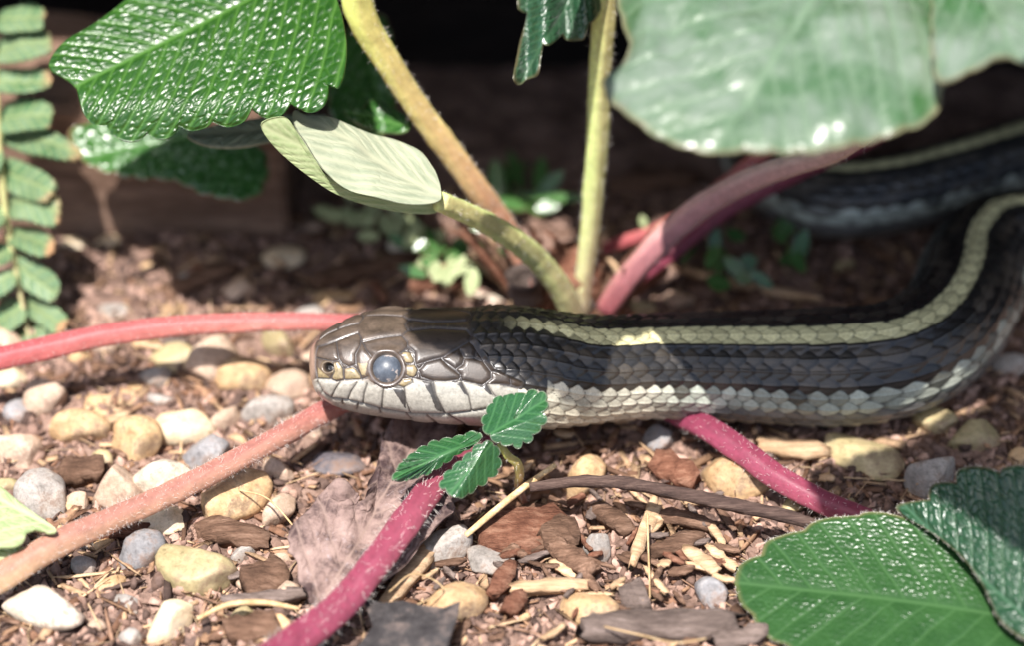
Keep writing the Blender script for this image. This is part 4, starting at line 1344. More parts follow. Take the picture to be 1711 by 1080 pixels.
def build_strawberry():
    root = bpy.data.objects.new('strawberry_plant', None)
    SC.collection.objects.link(root)
    root.location = Pz(950, 520, 0.0)
    root['label'] = 'strawberry plant with hairy red and green stalks rising behind the snake'
    root['category'] = 'plant'

    class R:  # parts are built in world coordinates: undo the root's offset
        pass

    def fix(o):
        if o.parent is root:
            o.matrix_parent_inverse = Matrix.Translation(-Vector(root.location))
        return o

    # crown: a stub of dry brown sheaths
    cr = []
    cx = Pz(945, 520, 0.0)
    V, F, _ = tube([cx + np.array([0, 0.1, -0.3]), cx + np.array([0, 0.1, 0.3]), cx + np.array([0.05, 0.15, 0.8]), cx + np.array([0.02, 0.2, 1.0])], [0.62, 0.58, 0.46, 0.2], 24, 30, 1, 0.4)
    fix(link('crown', set_mesh('crown', V, F, M['bark_red']), root))
    for k, (x, y, l, w, s) in enumerate([(868, 492, 44, 12, 80), (905, 488, 40, 11, 115), (890, 505, 34, 10, 60), (1000, 490, 46, 12, 70), (1030, 480, 40, 9, 62), (1058, 500, 38, 9, 118), (980, 470, 34, 8, 95), (925, 500, 34, 10, 80)]):
        a = math.radians(s)
        c0 = Pz(x, y + 40, 0.1)
        u = RIGHT * math.cos(a) + np.array([0, 0.25, 0.97]) * math.sin(a)
        L = l / 118.0
        pts = [c0, c0 + u * L * 0.7, c0 + u * L * 1.4 + np.array([0.05 * (-1) ** k, -0.05, 0]), c0 + u * L * 2.0 + np.array([0.12 * (-1) ** k, -0.1, 0])]
        V, F, _ = tube(pts, [w / 118, w / 100, w / 170, 0.012], 12, 24, 0.35, 0.3)
        fix(link('sheath', set_mesh('sheath', V, F, M['bark_red'] if k % 3 else M['bark_brown']), root))
    for k in range(46):
        x = random.uniform(845, 1065)
        c0 = Pz(x, 505 + random.uniform(-30, 10), 0.2)
        lean = (x - 955) / 110 * 0.55 + random.uniform(-0.45, 0.45)
        L = random.uniform(0.6, 1.4)
        u = np.array([lean, random.uniform(-0.3, 0.3), 1.0])
        e = np.array([random.uniform(-0.3, 0.3), random.uniform(-0.3, 0.3), -0.15])
        V, F, _ = tube([c0, c0 + u * L * 0.5, c0 + u * L * 0.85 + e * 0.4, c0 + u * L + e], [0.05, 0.055, 0.035, 0.006], 8, 14, 0.4, 0.4)
        fix(link('dry_sheath', set_mesh('dry_sheath', V, F, M[random.choice(['bark_red', 'bark_brown', 'wood_pale', 'bark_red'])]), root))
    V, F, _ = tube([Pz(880, 505, 0.5), Pz(878, 480, 0.75), Pz(878, 458, 1.0)], [0.22, 0.26, 0.30], 18, 16, 0.8, 0.3, False)
    fix(link('cut_stub', set_mesh('cut_stub', V, F, M['wood_grey']), root))

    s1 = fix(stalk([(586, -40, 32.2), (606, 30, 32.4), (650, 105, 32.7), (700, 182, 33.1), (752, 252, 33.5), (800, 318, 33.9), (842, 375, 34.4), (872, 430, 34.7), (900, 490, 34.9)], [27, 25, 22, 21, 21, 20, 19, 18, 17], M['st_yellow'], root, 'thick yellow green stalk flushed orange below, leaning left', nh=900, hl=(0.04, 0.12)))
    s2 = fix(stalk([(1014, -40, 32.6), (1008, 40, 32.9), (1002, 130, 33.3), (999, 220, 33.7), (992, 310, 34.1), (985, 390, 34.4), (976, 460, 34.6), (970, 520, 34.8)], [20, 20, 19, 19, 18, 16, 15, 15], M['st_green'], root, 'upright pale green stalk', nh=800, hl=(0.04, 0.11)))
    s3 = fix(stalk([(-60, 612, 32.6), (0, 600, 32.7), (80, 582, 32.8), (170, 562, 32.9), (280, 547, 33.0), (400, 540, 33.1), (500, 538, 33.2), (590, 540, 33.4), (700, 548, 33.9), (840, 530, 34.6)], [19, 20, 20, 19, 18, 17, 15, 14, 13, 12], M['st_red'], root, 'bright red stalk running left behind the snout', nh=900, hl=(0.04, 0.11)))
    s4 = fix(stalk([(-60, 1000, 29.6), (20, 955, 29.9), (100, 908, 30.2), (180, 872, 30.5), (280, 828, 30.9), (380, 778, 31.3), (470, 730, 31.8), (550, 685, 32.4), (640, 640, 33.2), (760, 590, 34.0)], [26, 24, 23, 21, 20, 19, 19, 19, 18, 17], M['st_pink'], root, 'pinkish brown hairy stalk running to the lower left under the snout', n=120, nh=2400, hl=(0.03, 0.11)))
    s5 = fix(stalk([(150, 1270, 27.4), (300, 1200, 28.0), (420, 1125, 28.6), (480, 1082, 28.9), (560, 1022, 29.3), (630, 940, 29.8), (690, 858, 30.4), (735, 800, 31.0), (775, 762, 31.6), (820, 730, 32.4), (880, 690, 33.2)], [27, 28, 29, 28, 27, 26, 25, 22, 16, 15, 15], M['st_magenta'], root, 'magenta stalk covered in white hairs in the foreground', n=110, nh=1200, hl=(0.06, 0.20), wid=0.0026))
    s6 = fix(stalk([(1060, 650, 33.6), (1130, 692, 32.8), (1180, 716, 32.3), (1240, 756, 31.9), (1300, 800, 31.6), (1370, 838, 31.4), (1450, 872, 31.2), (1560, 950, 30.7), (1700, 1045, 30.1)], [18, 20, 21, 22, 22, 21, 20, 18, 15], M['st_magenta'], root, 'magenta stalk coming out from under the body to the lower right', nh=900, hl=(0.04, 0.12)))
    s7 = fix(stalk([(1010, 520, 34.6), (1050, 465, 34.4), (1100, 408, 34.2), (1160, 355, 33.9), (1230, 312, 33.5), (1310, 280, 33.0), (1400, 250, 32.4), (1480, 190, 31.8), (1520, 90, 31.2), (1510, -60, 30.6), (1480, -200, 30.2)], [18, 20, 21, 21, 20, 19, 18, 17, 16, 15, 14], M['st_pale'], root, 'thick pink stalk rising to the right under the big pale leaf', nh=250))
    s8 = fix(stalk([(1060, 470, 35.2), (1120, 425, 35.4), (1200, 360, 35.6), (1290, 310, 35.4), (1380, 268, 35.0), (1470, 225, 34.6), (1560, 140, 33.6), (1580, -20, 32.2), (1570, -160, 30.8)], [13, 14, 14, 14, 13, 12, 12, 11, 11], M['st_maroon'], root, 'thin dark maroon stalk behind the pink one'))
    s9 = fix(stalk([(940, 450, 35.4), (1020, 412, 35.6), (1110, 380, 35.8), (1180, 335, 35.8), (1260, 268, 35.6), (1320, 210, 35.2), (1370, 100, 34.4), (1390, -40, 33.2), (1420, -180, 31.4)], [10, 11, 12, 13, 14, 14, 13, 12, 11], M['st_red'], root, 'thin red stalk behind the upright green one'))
    s10 = fix(stalk([(735, 336, 31.8), (790, 360, 32.3), (850, 394, 32.9), (905, 440, 33.6), (942, 490, 34.0), (965, 545, 34.4)], [17, 18, 19, 20, 20, 19], M['st_green'], root, 'arching pale green stalk of the folded young leaf', nh=500, hl=(0.03, 0.08)))
    s11 = fix(stalk([(835, 742, 30.7), (848, 762, 30.75), (864, 775, 30.9), (868, 790, 31.1), (866, 812, 31.5), (880, 850, 32.0)], [6, 7, 8, 8, 7, 6], M['st_yellow'], root, 'short hooked stalk of the small shiny leaf', seg=12, n=50, nh=120, hl=(0.03, 0.07)))

    def leaf(parent, out, center, lift, base, tip, mat, label=None, n=320, tooth=None, amp=0, **kw):
        if tooth:
            P = scallop(out, tooth, amp, n)
        else:
            oo = np.array(out, float)
            e1, e2 = oo - np.roll(oo, 1, 0), np.roll(oo, -1, 0) - oo
            cr = e1[:, 0] * e2[:, 1] - e1[:, 1] * e2[:, 0]
            sg = np.sign(np.median(cr))
            nn_ = []
            for p_, c_ in zip(oo, cr * sg / (np.linalg.norm(e1, axis=1) * np.linalg.norm(e2, axis=1))):
                nn_ += [p_] * (3 if c_ < -0.35 else 1)
            P = resample(chaikin(chaikin(nn_)), n)
        eh = kw.pop('margin', 0)
        o = link('leaflet', leaf_mesh('leaflet', P, center, lift, base, tip, mat, **kw), parent, label=label)
        if parent is root:
            fix(o)
        if eh:
            C3 = lift(P[:, 0], P[:, 1])
            T3 = np.gradient(C3, axis=0)
            T3 /= np.maximum(np.linalg.norm(T3, axis=1)[:, None], 1e-9)
            A3 = C3 - lift(np.array([center[0]]), np.array([center[1]]))
            A3 /= np.linalg.norm(A3, axis=1)[:, None]
            Cr = np.cross(T3, A3)
            keep = hairs('margin', (C3, np.full(len(C3), 0.004), T3, A3, Cr * 0.3), eh, 0.03, 0.09, parent, wid=0.0025)
        return o

    # big glossy leaflet, top left
    o1 = [(80, 103), (83, 118), (98, 125), (112, 133), (128, 147), (133, 170), (141, 195), (159, 210), (179, 210), (183, 222), (197, 232), (211, 237), (232, 236), (246, 223), (259, 233), (275, 233), (290, 226), (300, 210), (317, 219), (333, 217), (346, 212), (355, 203), (378, 213), (395, 210), (410, 202), (422, 178), (432, 193), (451, 199), (472, 194), (487, 169), (499, 182), (516, 189), (532, 186), (547, 170), (550, 133), (560, 149), (570, 142), (579, 105), (579, 65), (568, 10), (552, -24), (500, -44), (400, -50), (300, -44), (240, -26), (195, 12), (150, 45), (105, 68)]
    leaf(s1, o1, (350, 90), plane(350, 100, 32.05, -0.15, -0.55, -0.04, 0.0, lambda x, y: 0.0000 + 0.45 * sstep(150, 245, y) ** 1.5 * 0.8), (600, -110), (128, 150), G['hero'], 'big glossy dark green scalloped leaflet', n=520, rings=110, quilt=0.040, space=33, ang=34, fan=22, tert=18, vein_w=2.6, seed=1)
    # unseen leaflets that shade the neck are added further down
    # lower right pair
    o2 = [(1230, 961), (1233, 947), (1250, 935), (1272, 928), (1278, 906), (1298, 898), (1320, 891), (1343, 887), (1357, 872), (1387, 865), (1415, 863), (1435, 862), (1446, 856), (1470, 856), (1494, 860), (1557, 880), (1640, 915), (1720, 980), (1760, 1080), (1680, 1170), (1560, 1190), (1440, 1160), (1350, 1110), (1313, 1078), (1290, 1072), (1278, 1062), (1260, 1040), (1257, 1028), (1240, 1015), (1234, 1002), (1230, 987), (1226, 972)]
    leaf(s6, o2, (1460, 1000), plane(1450, 1000, 29.65, -0.12, -0.57, 0.02, -0.06), (1700, 1040), (1232, 970), G['lower'], 'broad mid green leaflet at the lower right', n=480, rings=110, quilt=0.019, qk=4.0, space=52, ang=42, fan=10, tert=11, vein_w=2.2, seed=4, margin=500)
    o3 = [(1494, 849), (1505, 842), (1525, 839), (1553, 836), (1551, 820), (1560, 809), (1580, 806), (1598, 808), (1597, 792), (1605, 783), (1630, 779), (1657, 784), (1672, 791), (1676, 782), (1700, 778), (1740, 780), (1800, 860), (1830, 980), (1780, 1080), (1716, 1075), (1668, 1040), (1655, 1000), (1625, 950), (1585, 910), (1540, 880), (1510, 865)]
    leaf(s6, o3, (1680, 920), plane(1650, 920, 29.4, -0.35, -0.30, 0.08, -0.02), (1770, 1080), (1520, 850), G['blue'], 'dark blue green leaflet overlapping the broad one at the right edge', n=440, rings=90, quilt=0.06, space=34, ang=40, fan=15, tert=17, vein_w=2.2, seed=6, margin=400)
    # big pale blurred leaflet, top right, nearest the camera
    o4 = [(1002, 132), (1012, 152), (1040, 185), (1080, 214), (1130, 238), (1200, 252), (1290, 258), (1380, 250), (1480, 226), (1550, 200), (1570, 180), (1578, 140), (1600, 60), (1610, -120), (1590, -330), (1420, -440), (1220, -400), (1090, -240), (1040, -80), (1030, 0), (1040, 35), (1053, 66), (1044, 92), (1036, 108), (1015, 118)]
    leaf(s7, o4, (1300, 60), plane(1300, 160, 27.2, -0.05, -0.55, 0.03, 0.09), (1480, -200), (1200, 255), G['pale'], 'big pale green leaflet, out of focus at the upper right', n=300, tooth=46, amp=5, rings=60, quilt=0.035, space=60, ang=42, tert=32, vein_w=5, seed=8, wave=0.3)
    o5 = [(1560, 150), (1600, 128), (1650, 106), (1690, 92), (1705, 104), (1740, 100), (1860, 60), (1940, -80), (1900, -280), (1760, -380), (1620, -330), (1560, -150), (1555, 0)]
    leaf(s7, o5, (1710, -80), plane(1650, 60, 27.2, -0.1, -0.65, 0.03, 0.09), (1580, -200), (1700, 100), G['pale'], 'second pale green leaflet in the upper right corner', n=240, tooth=46, amp=5, rings=50, quilt=0.035, space=60, ang=42, tert=32, vein_w=5, seed=9, wave=0.3)
    # hanging leaf, top middle
    o6 = [(866, -10), (866, 14), (874, 21), (882, 20), (876, 45), (870, 70), (864, 102), (858, 130), (863, 140), (870, 142), (879, 133), (888, 130), (898, 126), (901, 105), (906, 72), (912, 76), (921, 75), (932, 65), (940, 56), (946, 67), (960, 68), (978, 66), (984, 40), (999, 30), (1010, -5), (1000, -70), (930, -100), (880, -60)]
    leaf(s2, o6, (915, 5), plane(920, 40, 32.3, 0.25, -0.2, 0, 0, lambda x, y: 0.16 * np.sin((x - 860) / 11.0)), (1005, -80), (870, 140), G['blue'], 'small drooping blue green leaf with toothed tips beside the green stalk', n=300, rings=50, quilt=0.03, space=22, ang=35, tert=12, vein_w=2, seed=3)
    # small shiny trifoliate leaf in front of the neck
    tri = [
        ([(806, 716), (806, 703), (812, 686), (822, 668), (830, 664), (839, 659), (848, 664), (858, 656), (870, 661), (888, 655), (905, 656), (912, 664), (917, 677), (910, 690), (912, 700), (903, 718), (896, 722), (886, 737), (872, 741), (866, 749), (850, 742), (838, 744), (820, 732)], (858, 702), plane(858, 702, 30.4, -0.15, -0.2, 0, 0, lambda x, y: 0.10 * np.abs((x - 806) * 0.37 + (y - 735) * 0.93) / 30), (810, 735), (914, 668)),
        ([(804, 722), (788, 724), (770, 730), (745, 735), (721, 742), (700, 751), (684, 762), (668, 778), (660, 788), (655, 797), (659, 807), (672, 802), (688, 803), (705, 792), (716, 792), (729, 782), (745, 774), (757, 762), (782, 750), (800, 740)], (735, 765), plane(735, 765, 30.6, 0.1, -0.3, 0, 0, lambda x, y: 0.07 * np.abs((x - 735) * 0.43 + (y - 765) * 0.9) / 15), (808, 730), (656, 802)),
        ([(812, 738), (796, 748), (782, 762), (762, 778), (745, 795), (737, 808), (738, 819), (750, 822), (762, 836), (774, 826), (786, 828), (795, 815), (806, 812), (818, 800), (834, 792), (836, 775), (836, 760), (828, 742)], (788, 785), plane(788, 785, 30.3, 0.1, -0.15, 0, 0, lambda x, y: 0.12 * np.abs((x - 788) * 0.85 + (y - 785) * 0.5) / 25), (825, 738), (752, 832)),
    ]
    for k, (o, c, lf, b, t) in enumerate(tri):
        leaf(s11, o, c, lf, b, t, G['sprig'], n=300, tooth=22, amp=7, rings=44, quilt=0.005, wave=0.12, space=22, ang=38, tert=9, vein_w=1.6, seed=20 + k)
    # folded young leaf with silvery underside
    o7 = [(486, 175), (519, 195), (564, 197), (613, 222), (662, 228), (695, 248), (723, 277), (733, 301), (738, 326), (735, 338), (686, 342), (629, 328), (580, 312), (543, 287), (515, 258), (496, 222)]
    leaf(s10, o7, (630, 275), plane(630, 275, 31.7, 0.25, -0.55, 0, 0, lambda x, y: -0.25 * sstep(-60, 60, (y - 275) - (x - 630) * 0.45)), (738, 332), (490, 180), G['silver'], 'folded half showing the pale woolly underside', n=260, rings=50, quilt=0.016, thick=0.012, space=38, ang=20, tert=30, vein_w=5, seed=30, wave=0.22)
    o8 = [(431, 209), (449, 197), (480, 193), (492, 215), (500, 236), (520, 267), (551, 298), (605, 324), (666, 340), (738, 336), (733, 358), (686, 357), (629, 348), (564, 328), (510, 291), (461, 250)]
    leaf(s10, o8, (560, 318), plane(560, 318, 31.45, 0.28, 0.3, 0, 0), (740, 350), (434, 205), G['light'], 'narrow folded rim below the pale underside', n=240, rings=40, quilt=0.02, space=30, ang=20, tert=20, vein_w=3, seed=31)
    o9 = [(300, 222), (380, 205), (440, 196), (500, 190), (560, 192), (520, 215), (460, 235), (400, 248), (340, 245)]
    leaf(s10, o9, (430, 220), plane(430, 220, 32.9, 0.1, -0.9), (560, 200), (300, 225), G['silver'], 'grey underside of the folded leaf behind the glossy leaflet', n=160, rings=30, quilt=0.03, space=34, ang=30, tert=24, vein_w=3, seed=32)
    # leaves further back
    o10 = [(110, 215), (180, 198), (330, 205), (420, 232), (452, 262), (446, 315), (415, 338), (370, 332), (330, 322), (300, 300), (230, 298), (150, 282), (120, 250)]
    leaf(s1, o10, (290, 255), plane(290, 255, 35.0, 0.05, -0.55), (470, 200), (130, 270), G['back'], 'shiny leaflet in the background below the big glossy one', n=260, tooth=34, amp=6, rings=40, quilt=0.06, space=34, ang=45, tert=20, vein_w=3, seed=40)
    o11 = [(565, 70), (600, 30), (640, 20), (655, 60), (664, 110), (660, 170), (655, 215), (610, 240), (560, 230), (545, 150)]
    leaf(s1, o11, (605, 140), plane(605, 140, 35.5, 0.1, -0.5), (600, 0), (650, 230), G['back'], 'dim green leaflet behind the thick stalk', n=200, tooth=30, amp=6, rings=36, quilt=0.05, space=30, ang=45, tert=20, vein_w=3, seed=41)
    o12 = [(570, 186), (590, 180), (606, 184), (612, 168), (632, 166), (656, 178), (678, 192), (690, 210), (675, 224), (640, 222), (612, 215), (588, 202)]
    leaf(s1, o12, (635, 198), plane(635, 198, 33.6, 0.1, -0.5, 0, 0, lambda x, y: -0.12 * np.sin((x - 570) / 14.0)), (690, 215), (572, 184), G['young'], 'small unfolding green leaf behind the thick stalk', n=200, rings=30, quilt=0.03, space=20, ang=35, tert=12, vein_w=2, seed=42)
    # leaf bases at the left edge
    o13 = [(-60, 770), (0, 812), (30, 838), (62, 862), (98, 886), (88, 895), (60, 886), (44, 892), (38, 912), (10, 918), (-60, 910)]
    leaf(s4, o13, (0, 870), plane(0, 870, 30.0, 0.1, -0.6), (100, 888), (-60, 800), G['light'], 'light green leaflet at the left edge above the pink stalk', n=220, rings=40, quilt=0.03, space=30, ang=40, tert=16, vein_w=3, seed=50)
    o14 = [(-60, 905), (10, 916), (44, 914), (60, 926), (40, 948), (0, 975), (-60, 1010)]
    leaf(s4, o14, (0, 940), plane(0, 940, 29.9, 0.1, -0.6), (70, 922), (-60, 940), G['light'], 'light green leaflet at the left edge beside the pink stalk', n=180, rings=34, quilt=0.03, space=30, ang=40, tert=16, vein_w=3, seed=51)
    # unseen leaflets added above the picture, shaped to shade neck and ground
    for k, (pp, sh, lift_cm, par) in enumerate(SHADE_LEAFLETS):
        pts = np.array([Pz(x, y, zz) for x, y, zz in pp]) + SUN * lift_cm
        qx, qy, qd = proj(pts)
        cx_, cy_ = qx.mean(), qy.mean()
        A_ = np.c_[np.ones(len(qx)), qx - cx_, qy - cy_]
        co = np.linalg.lstsq(A_, qd, rcond=None)[0]
        lf = (lambda co, cx_, cy_: (lambda x, y: Pd(x, y, co[0] + co[1] * (x - cx_) + co[2] * (y - cy_))))(co, cx_, cy_)
        o = np.c_[qx, qy]
        q0 = pts[0] * 0.75 + pts.mean(0) * 0.25
        e0 = Pd(1014, -40, 32.6)
        mid = e0 * 0.55 + q0 * 0.45 + np.array([0, -0.4, 0.8])
        if k:
            q0 = pts[7] * 0.8 + pts.mean(0) * 0.2
            e0 = Pz(2050, 640, 0.0)
            mid = e0 * 0.5 + q0 * 0.5 + np.array([0.8, 0.3, 0.8])
        V, F, _ = tube([e0, mid, q0], [0.14, 0.12, 0.08], 12, 30)
        link('shade_leaflet_stalk', set_mesh('shade_leaflet_stalk', V, F, M['st_green'], True, None, {'along': np.full(len(V), 0.3), 'streak': np.full(len(V), 0.5)}), s2)  # stalk invented to carry the unseen shade leaflet
        leaf((s1, s2)[par], o, (cx_, cy_), lf, o[0], o[len(o) // 2], G['hero'], n=200, tooth=40, amp=7, rings=30, quilt=0.05, space=40, ang=40, tert=20, seed=60 + k)  # added unseen leaflet, its outline traced from the wanted shade
    return root


# outlines of the shade that the added, unseen leaflets throw on snake and ground: (picture x, y, height), distance towards the sun, stalk
SHADE_LEAFLETS = [
    ([(700, 500, 1.7), (690, 535, 1.7), (690, 585, 1.7), (740, 614, 1.7), (830, 630, 1.5), (905, 652, 1.4), (965, 672, 1.3), (1008, 662, 1.2), (1036, 606, 1.2), (1060, 604, 1.2), (1095, 600, 1.1), (1130, 510, 1.1), (1080, 490, 1.2), (950, 490, 1.2), (800, 490, 1.5)], 0, 9.5, 1),
    ([(1340, 742, 0.3), (1350, 800, 0.3), (1420, 860, 0.5), (1500, 870, 1.0), (1640, 930, 1.0), (1820, 1000, 1.0), (1900, 800, 0.5), (1900, 610, 0.5), (1720, 625, 0.5), (1600, 670, 0.5), (1510, 722, 0.5), (1440, 740, 0.4)], 0, 13.0, 1),
]
build_strawberry()


# ------------------------------------------------------------------ fern at the left edge
def build_fern():
    root = bpy.data.objects.new('fern_frond', None)
    SC.collection.objects.link(root)
    root['label'] = 'blurred green fern frond with browned tips hanging at the left edge'
    root['category'] = 'fern'
    stalk([(-14, -40, 35.0), (-8, 120, 34.9), (0, 260, 34.8), (10, 360, 34.75), (26, 450, 34.7), (44, 540, 34.6), (56, 600, 34.5)], [5, 5, 5, 5, 4, 4, 3], M['st_green'], root, name='rachis', seg=10, n=60)
    right = [((-12, -30), (66, -32)), ((-12, 30), (76, 18)), ((-12, 85), (80, 70)), ((-10, 140), (78, 128)), ((-6, 195), (80, 182)), ((0, 225), (122, 262)), ((2, 285), (98, 318)), ((6, 335), (102, 362)), ((14, 385), (100, 418)), ((24, 440), (98, 488)), ((34, 492), (108, 545)), ((46, 550), (80, 592))]
    left = [((-2, 250), (-60, 300)), ((4, 350), (-50, 400)), ((14, 410), (-40, 450)), ((24, 455), (-24, 500)), ((36, 505), (-12, 545)), ((48, 555), (8, 590))]
    for k, (b, t) in enumerate(right + left):
        b, t = np.array(b, float), np.array(t, float)
        L = np.linalg.norm(t - b)
        ax = (t - b) / L
        pr = np.array([-ax[1], ax[0]])
        t = t + RNG.normal(0, 6, 2)
        L = np.linalg.norm(t - b)
        ax = (t - b) / L
        pr = np.array([-ax[1], ax[0]])
        w = min(27, L * 0.34) * RNG.uniform(0.72, 1.08)
        s = [(0, 0.5), (0.15, 0.95), (0.5, 1), (0.8, 0.9), (0.95, 0.65), (1.0, 0.1)]
        o = [b + ax * L * u + pr * w * v for u, v in s] + [b + ax * L * u - pr * w * v for u, v in s[::-1]]
        c = (b + t) / 2
        d = 34.9 - 0.0006 * c[1]
        me = leaf_mesh('pinna', scallop(o + RNG.normal(0, 2.6, (len(o), 2)), 13, 3.0, 120), c, plane(c[0], c[1], d, -0.5, -0.5 - 0.3 * (k % 3), 0.0, 0.05), b, t, G['fern'], rings=20, quilt=0.025, space=18, ang=55, tert=12, vein_w=2, seed=k, wave=0.3, tipbrown=0.80 + 0.15 * hash2(k, 1, 1))
        link('pinna', me, root)


build_fern()


# ------------------------------------------------------------------ dead leaf, leaf flake
def mat_dead():
    m, nt, b = newmat('dead_leaf')
    n = noise_node(nt, 1.6, 5, 0.7)
    r = ramp(nt, n.outputs[0], [(0.40, (0.06, 0.04, 0.04)), (0.46, (0.13, 0.09, 0.082)), (0.53, (0.24, 0.168, 0.148)), (0.66, (0.33, 0.24, 0.21))])
    n2 = noise_node(nt, 9, 5, 0.75)
    r2 = ramp(nt, n2.outputs[0], [(0.54, (0, 0, 0)), (0.66, (0.7, 0.7, 0.7))])
    n3 = noise_node(nt, 1.1, 3, 0.5)
    r3 = ramp(nt, n3.outputs[0], [(0.45, (0, 0, 0)), (0.6, (0.7, 0.7, 0.7))])
    f = mix(nt, 1.0, r2.outputs[0], r3.outputs[0], 'MULTIPLY')
    c = mix(nt, f, r.outputs[0], (0.40, 0.35, 0.37))
    v = attr(nt, 'vein')
    c = mix(nt, v.outputs['Fac'], c, (0.27, 0.195, 0.165))
    nt.links.new(c, b.inputs['Base Color'])
    b.inputs['Roughness'].default_value = 1.0
    b.inputs['Specular IOR Level'].default_value = 0.03
    k = noise_node(nt, 22, 4, 0.7)
    bump(nt, b, k.outputs[0], 0.7, 0.02)
    return m


def X4(pts):
    return [(460 + x / 2.454, 640 + y / 2.454) for x, y in pts]


def build_dead():
    o = X4([(270, 393), (290, 440), (310, 480), (345, 520), (378, 450), (392, 500), (400, 480), (425, 340), (440, 250), (460, 160), (520, 110), (640, 110), (745, 150), (742, 260), (735, 400), (715, 470), (732, 540), (680, 575), (620, 650), (560, 730), (480, 800), (420, 850), (340, 820), (260, 850), (200, 885), (150, 897), (145, 850), (125, 835), (95, 800), (98, 745), (75, 705), (48, 692), (62, 660), (45, 635), (85, 575), (150, 518), (225, 440)])
    def lift(px, py):
        z = 0.34 + 0.34 * (fbm(px * 0.014, py * 0.012, 3, 2) - 0.4) + 0.25 * np.exp(-(((px - 570) / 40) ** 2 + ((py - 800) / 40) ** 2)) + 0.16 * np.sin((px + py * 0.6) / 38.0) * 0.4
        return Pz(px, py, z)
    link('dead_leaf', leaf_mesh('dead_leaf', resample(chaikin(o), 360), (610, 860), lift, (540, 1000), (720, 690), mat_dead(), rings=70, quilt=0.035, space=60, ang=50, tert=22, vein_w=1.8, seed=3, wave=0.25), label='dry pinkish grey spiny-edged dead leaf lying under the magenta stalk', cat='dead leaf')
    o = X4([(360, 880), (440, 905), (520, 895), (600, 915), (690, 925), (758, 897), (748, 960), (715, 1050), (700, 1100), (560, 1130), (400, 1120), (330, 1090), (400, 1000)])
    m = mat_mottle('black_flake', (0.028, 0.025, 0.026), (0.055, 0.05, 0.05), (0.16, 0.125, 0.11), 4, 0.85, 0.7, 0.03, 20, spec=0.25)
    def lift2(px, py):
        return Pz(px, py, 0.34 + 0.12 * (fbm(px * 0.02, py * 0.02, 3, 5) - 0.5) + 0.10 * sstep(700, 770, px))
    link('leaf_flake', leaf_mesh('leaf_flake', resample(o, 200), (680, 1050), lift2, (600, 1100), (765, 1005), m, rings=40, quilt=0.015, space=60, ang=50, tert=30, seed=5), label='blackish brittle leaf flake at the bottom edge right of the magenta stalk', cat='dead leaf')


build_dead()


# ------------------------------------------------------------------ weeds behind
def weed(spots, label, mat, seed):
    r = random.Random(seed)
    root = bpy.data.objects.new('weed', None)
    SC.collection.objects.link(root)
    root['label'] = label
    root['category'] = 'weed'
    for (x, y, L, a, w) in spots:
        d = float((Pz(x, y, 0.3) - CAM) @ FWD)
        t = np.array([x + L * math.cos(math.radians(a)), y - L * math.sin(math.radians(a))])
        b = np.array([x, y], float)
        ax = (t - b) / L
        pr = np.array([-ax[1], ax[0]])
        s = [(0, 0.25), (0.2, 0.7), (0.5, 1), (0.8, 0.7), (1.0, 0.05)]
        o = [b + ax * L * u + pr * w * v for u, v in s] + [b + ax * L * u - pr * w * v for u, v in s[::-1]]
        me = leaf_mesh('leaf', resample(chaikin(o), 60), (b + t) / 2, plane(x, y, d - 0.2, r.uniform(-0.5, 0.5), r.uniform(-1.0, 0.2), 0.1, 0.1), b, t, mat, rings=12, quilt=0.01, space=16, ang=40, tert=10, seed=seed)
        link('leaf', me, root)


wr = random.Random(3)
weed([(840 + wr.uniform(-20, 60), 322 + wr.uniform(-8, 30), wr.uniform(40, 80), wr.uniform(-20, 200), wr.uniform(10, 17)) for _ in range(10)] + [(850, 325, 150, -3, 9), (860, 330, 110, -20, 16)], 'bright green weed seedling behind the folded leaf stalk', G['back'], 1)
weed([(575 + 7 * k + wr.uniform(-22, 22), 335 + 5 * k + wr.uniform(-30, 30), wr.uniform(26, 48), wr.uniform(0, 180), wr.uniform(9, 14)) for k in range(28)], 'blurred yellow green weed trailing below the folded leaf', G['light'], 2)
weed([(680 + 10 * k + wr.uniform(-10, 10), 440 + wr.uniform(-40, 25), wr.uniform(28, 54), wr.uniform(0, 180), wr.uniform(8, 13)) for k in range(14)], 'low green weed behind the nape of the snake', G['back'], 3)
weed([(1150 + 12 * k + wr.uniform(-14, 14), 440 + wr.uniform(-50, 45), wr.uniform(34, 60), wr.uniform(0, 180), wr.uniform(11, 17)) for k in range(18)], 'dim green weed between the body and its rear coil', G['back'], 4)
weed([(1060 + 12 * k + wr.uniform(-10, 10), 390 + wr.uniform(-20, 20), wr.uniform(20, 34), wr.uniform(0, 180), wr.uniform(6, 10)) for k in range(9)], 'pale green weed under the thin red stalk', G['light'], 5)


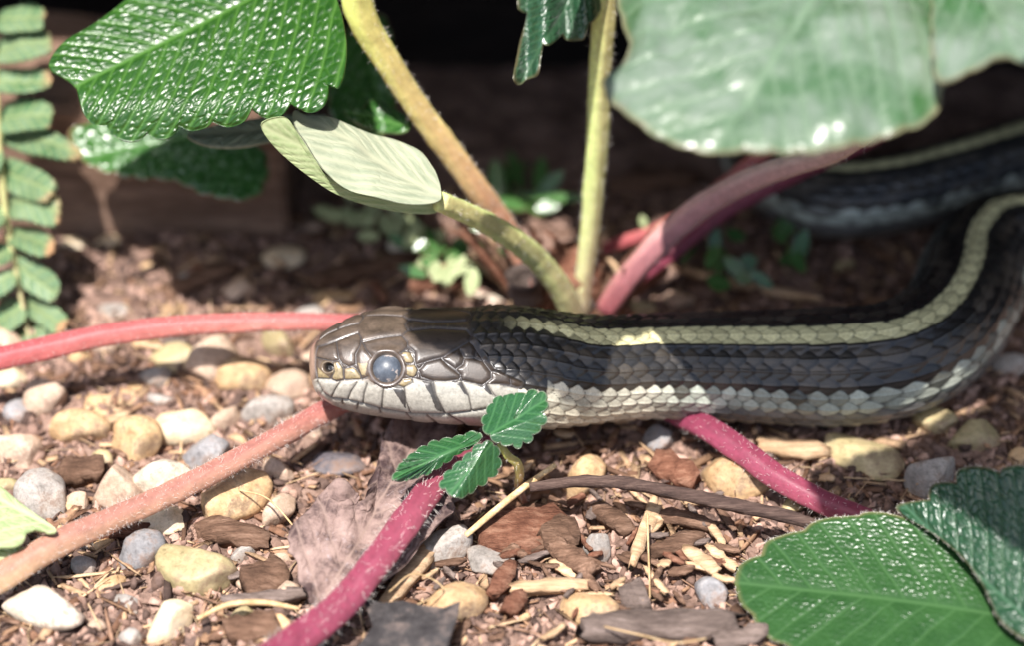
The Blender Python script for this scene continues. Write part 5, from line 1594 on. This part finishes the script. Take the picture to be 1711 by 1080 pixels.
# ------------------------------------------------------------------ timber edging, dark backing and added overhead boards
def board(name, x0, x1, y0, y1, z0, z1, mat, label, cat, seed=0):
    bm = bmesh.new()
    bmesh.ops.create_cube(bm, size=1)
    for v in bm.verts:
        v.co = Vector(((x0 + x1) / 2 + v.co.x * (x1 - x0), (y0 + y1) / 2 + v.co.y * (y1 - y0), (z0 + z1) / 2 + v.co.z * (z1 - z0)))
    bmesh.ops.subdivide_edges(bm, edges=bm.edges[:], cuts=7, use_grid_fill=True)
    for v in bm.verts:
        p = v.co
        k = 0.05 * math.sin(p.x * 1.3 + p.z * 2.1 + seed) + 0.04 * math.sin(p.y * 2.3 + p.x * 0.7 + seed)
        v.co += Vector((k * 0.3, k, k))
    bmesh.ops.bevel(bm, geom=[e for e in bm.edges if e.calc_face_angle(0) > 1.0], offset=0.08, segments=2, affect='EDGES')
    me = bpy.data.meshes.new(name)
    bm.to_mesh(me)
    bm.free()
    me.materials.append(mat)
    for p in me.polygons:
        p.use_smooth = False
    return link(name, me, label=label, cat=cat)


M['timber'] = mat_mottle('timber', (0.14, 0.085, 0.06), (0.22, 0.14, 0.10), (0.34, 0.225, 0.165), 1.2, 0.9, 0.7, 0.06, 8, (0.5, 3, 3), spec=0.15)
M['timber_shade_black'] = mat_mottle('timber_shade_black', (0.008, 0.006, 0.006), (0.013, 0.010, 0.009), (0.022, 0.016, 0.014), 1.2, 0.9, 0.6, 0.05, 8, (0.5, 3, 3), spec=0.15)  # near-black tone puts the deep background shade into the colour
a = Pz(486, 392, 0)
board('timber_edging', -14, a[0], a[1], a[1] + 3.0, -0.4, 2.15, M['timber'], 'weathered brown timber edging block behind the fern', 'timber', 1)
for k in range(5):
    board('shade_backing', -40, 40, 10.5, 11.5, -1 + 2.6 * k, 1.52 + 2.6 * k, M['timber_shade_black'], ['lowest', 'second lowest', 'middle', 'second highest', 'highest'][k] + ' near-black backing board painted for the deep shade behind the plants', 'board', k)  # backing coloured almost black to stand for deep shade
board('shade_board', 4.4, 40, 0.1, 1.9, 8.0, 9.0, M['timber_shade_black'], 'short unseen board added above the right side to block light', 'board', 31)  # added unseen board that blocks sun and sky over the right side
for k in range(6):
    board('shade_board', -4.6 if k == 0 else -40, 40, 2.0 + 2.7 * k, 4.6 + 2.7 * k, 8.0, 9.0, M['timber_shade_black'], ['front', 'second', 'third', 'fourth', 'fifth', 'rear'][k] + ' unseen board added above the plants to shade the background', 'board', 7 + k)  # unseen boards added overhead to keep the background dark
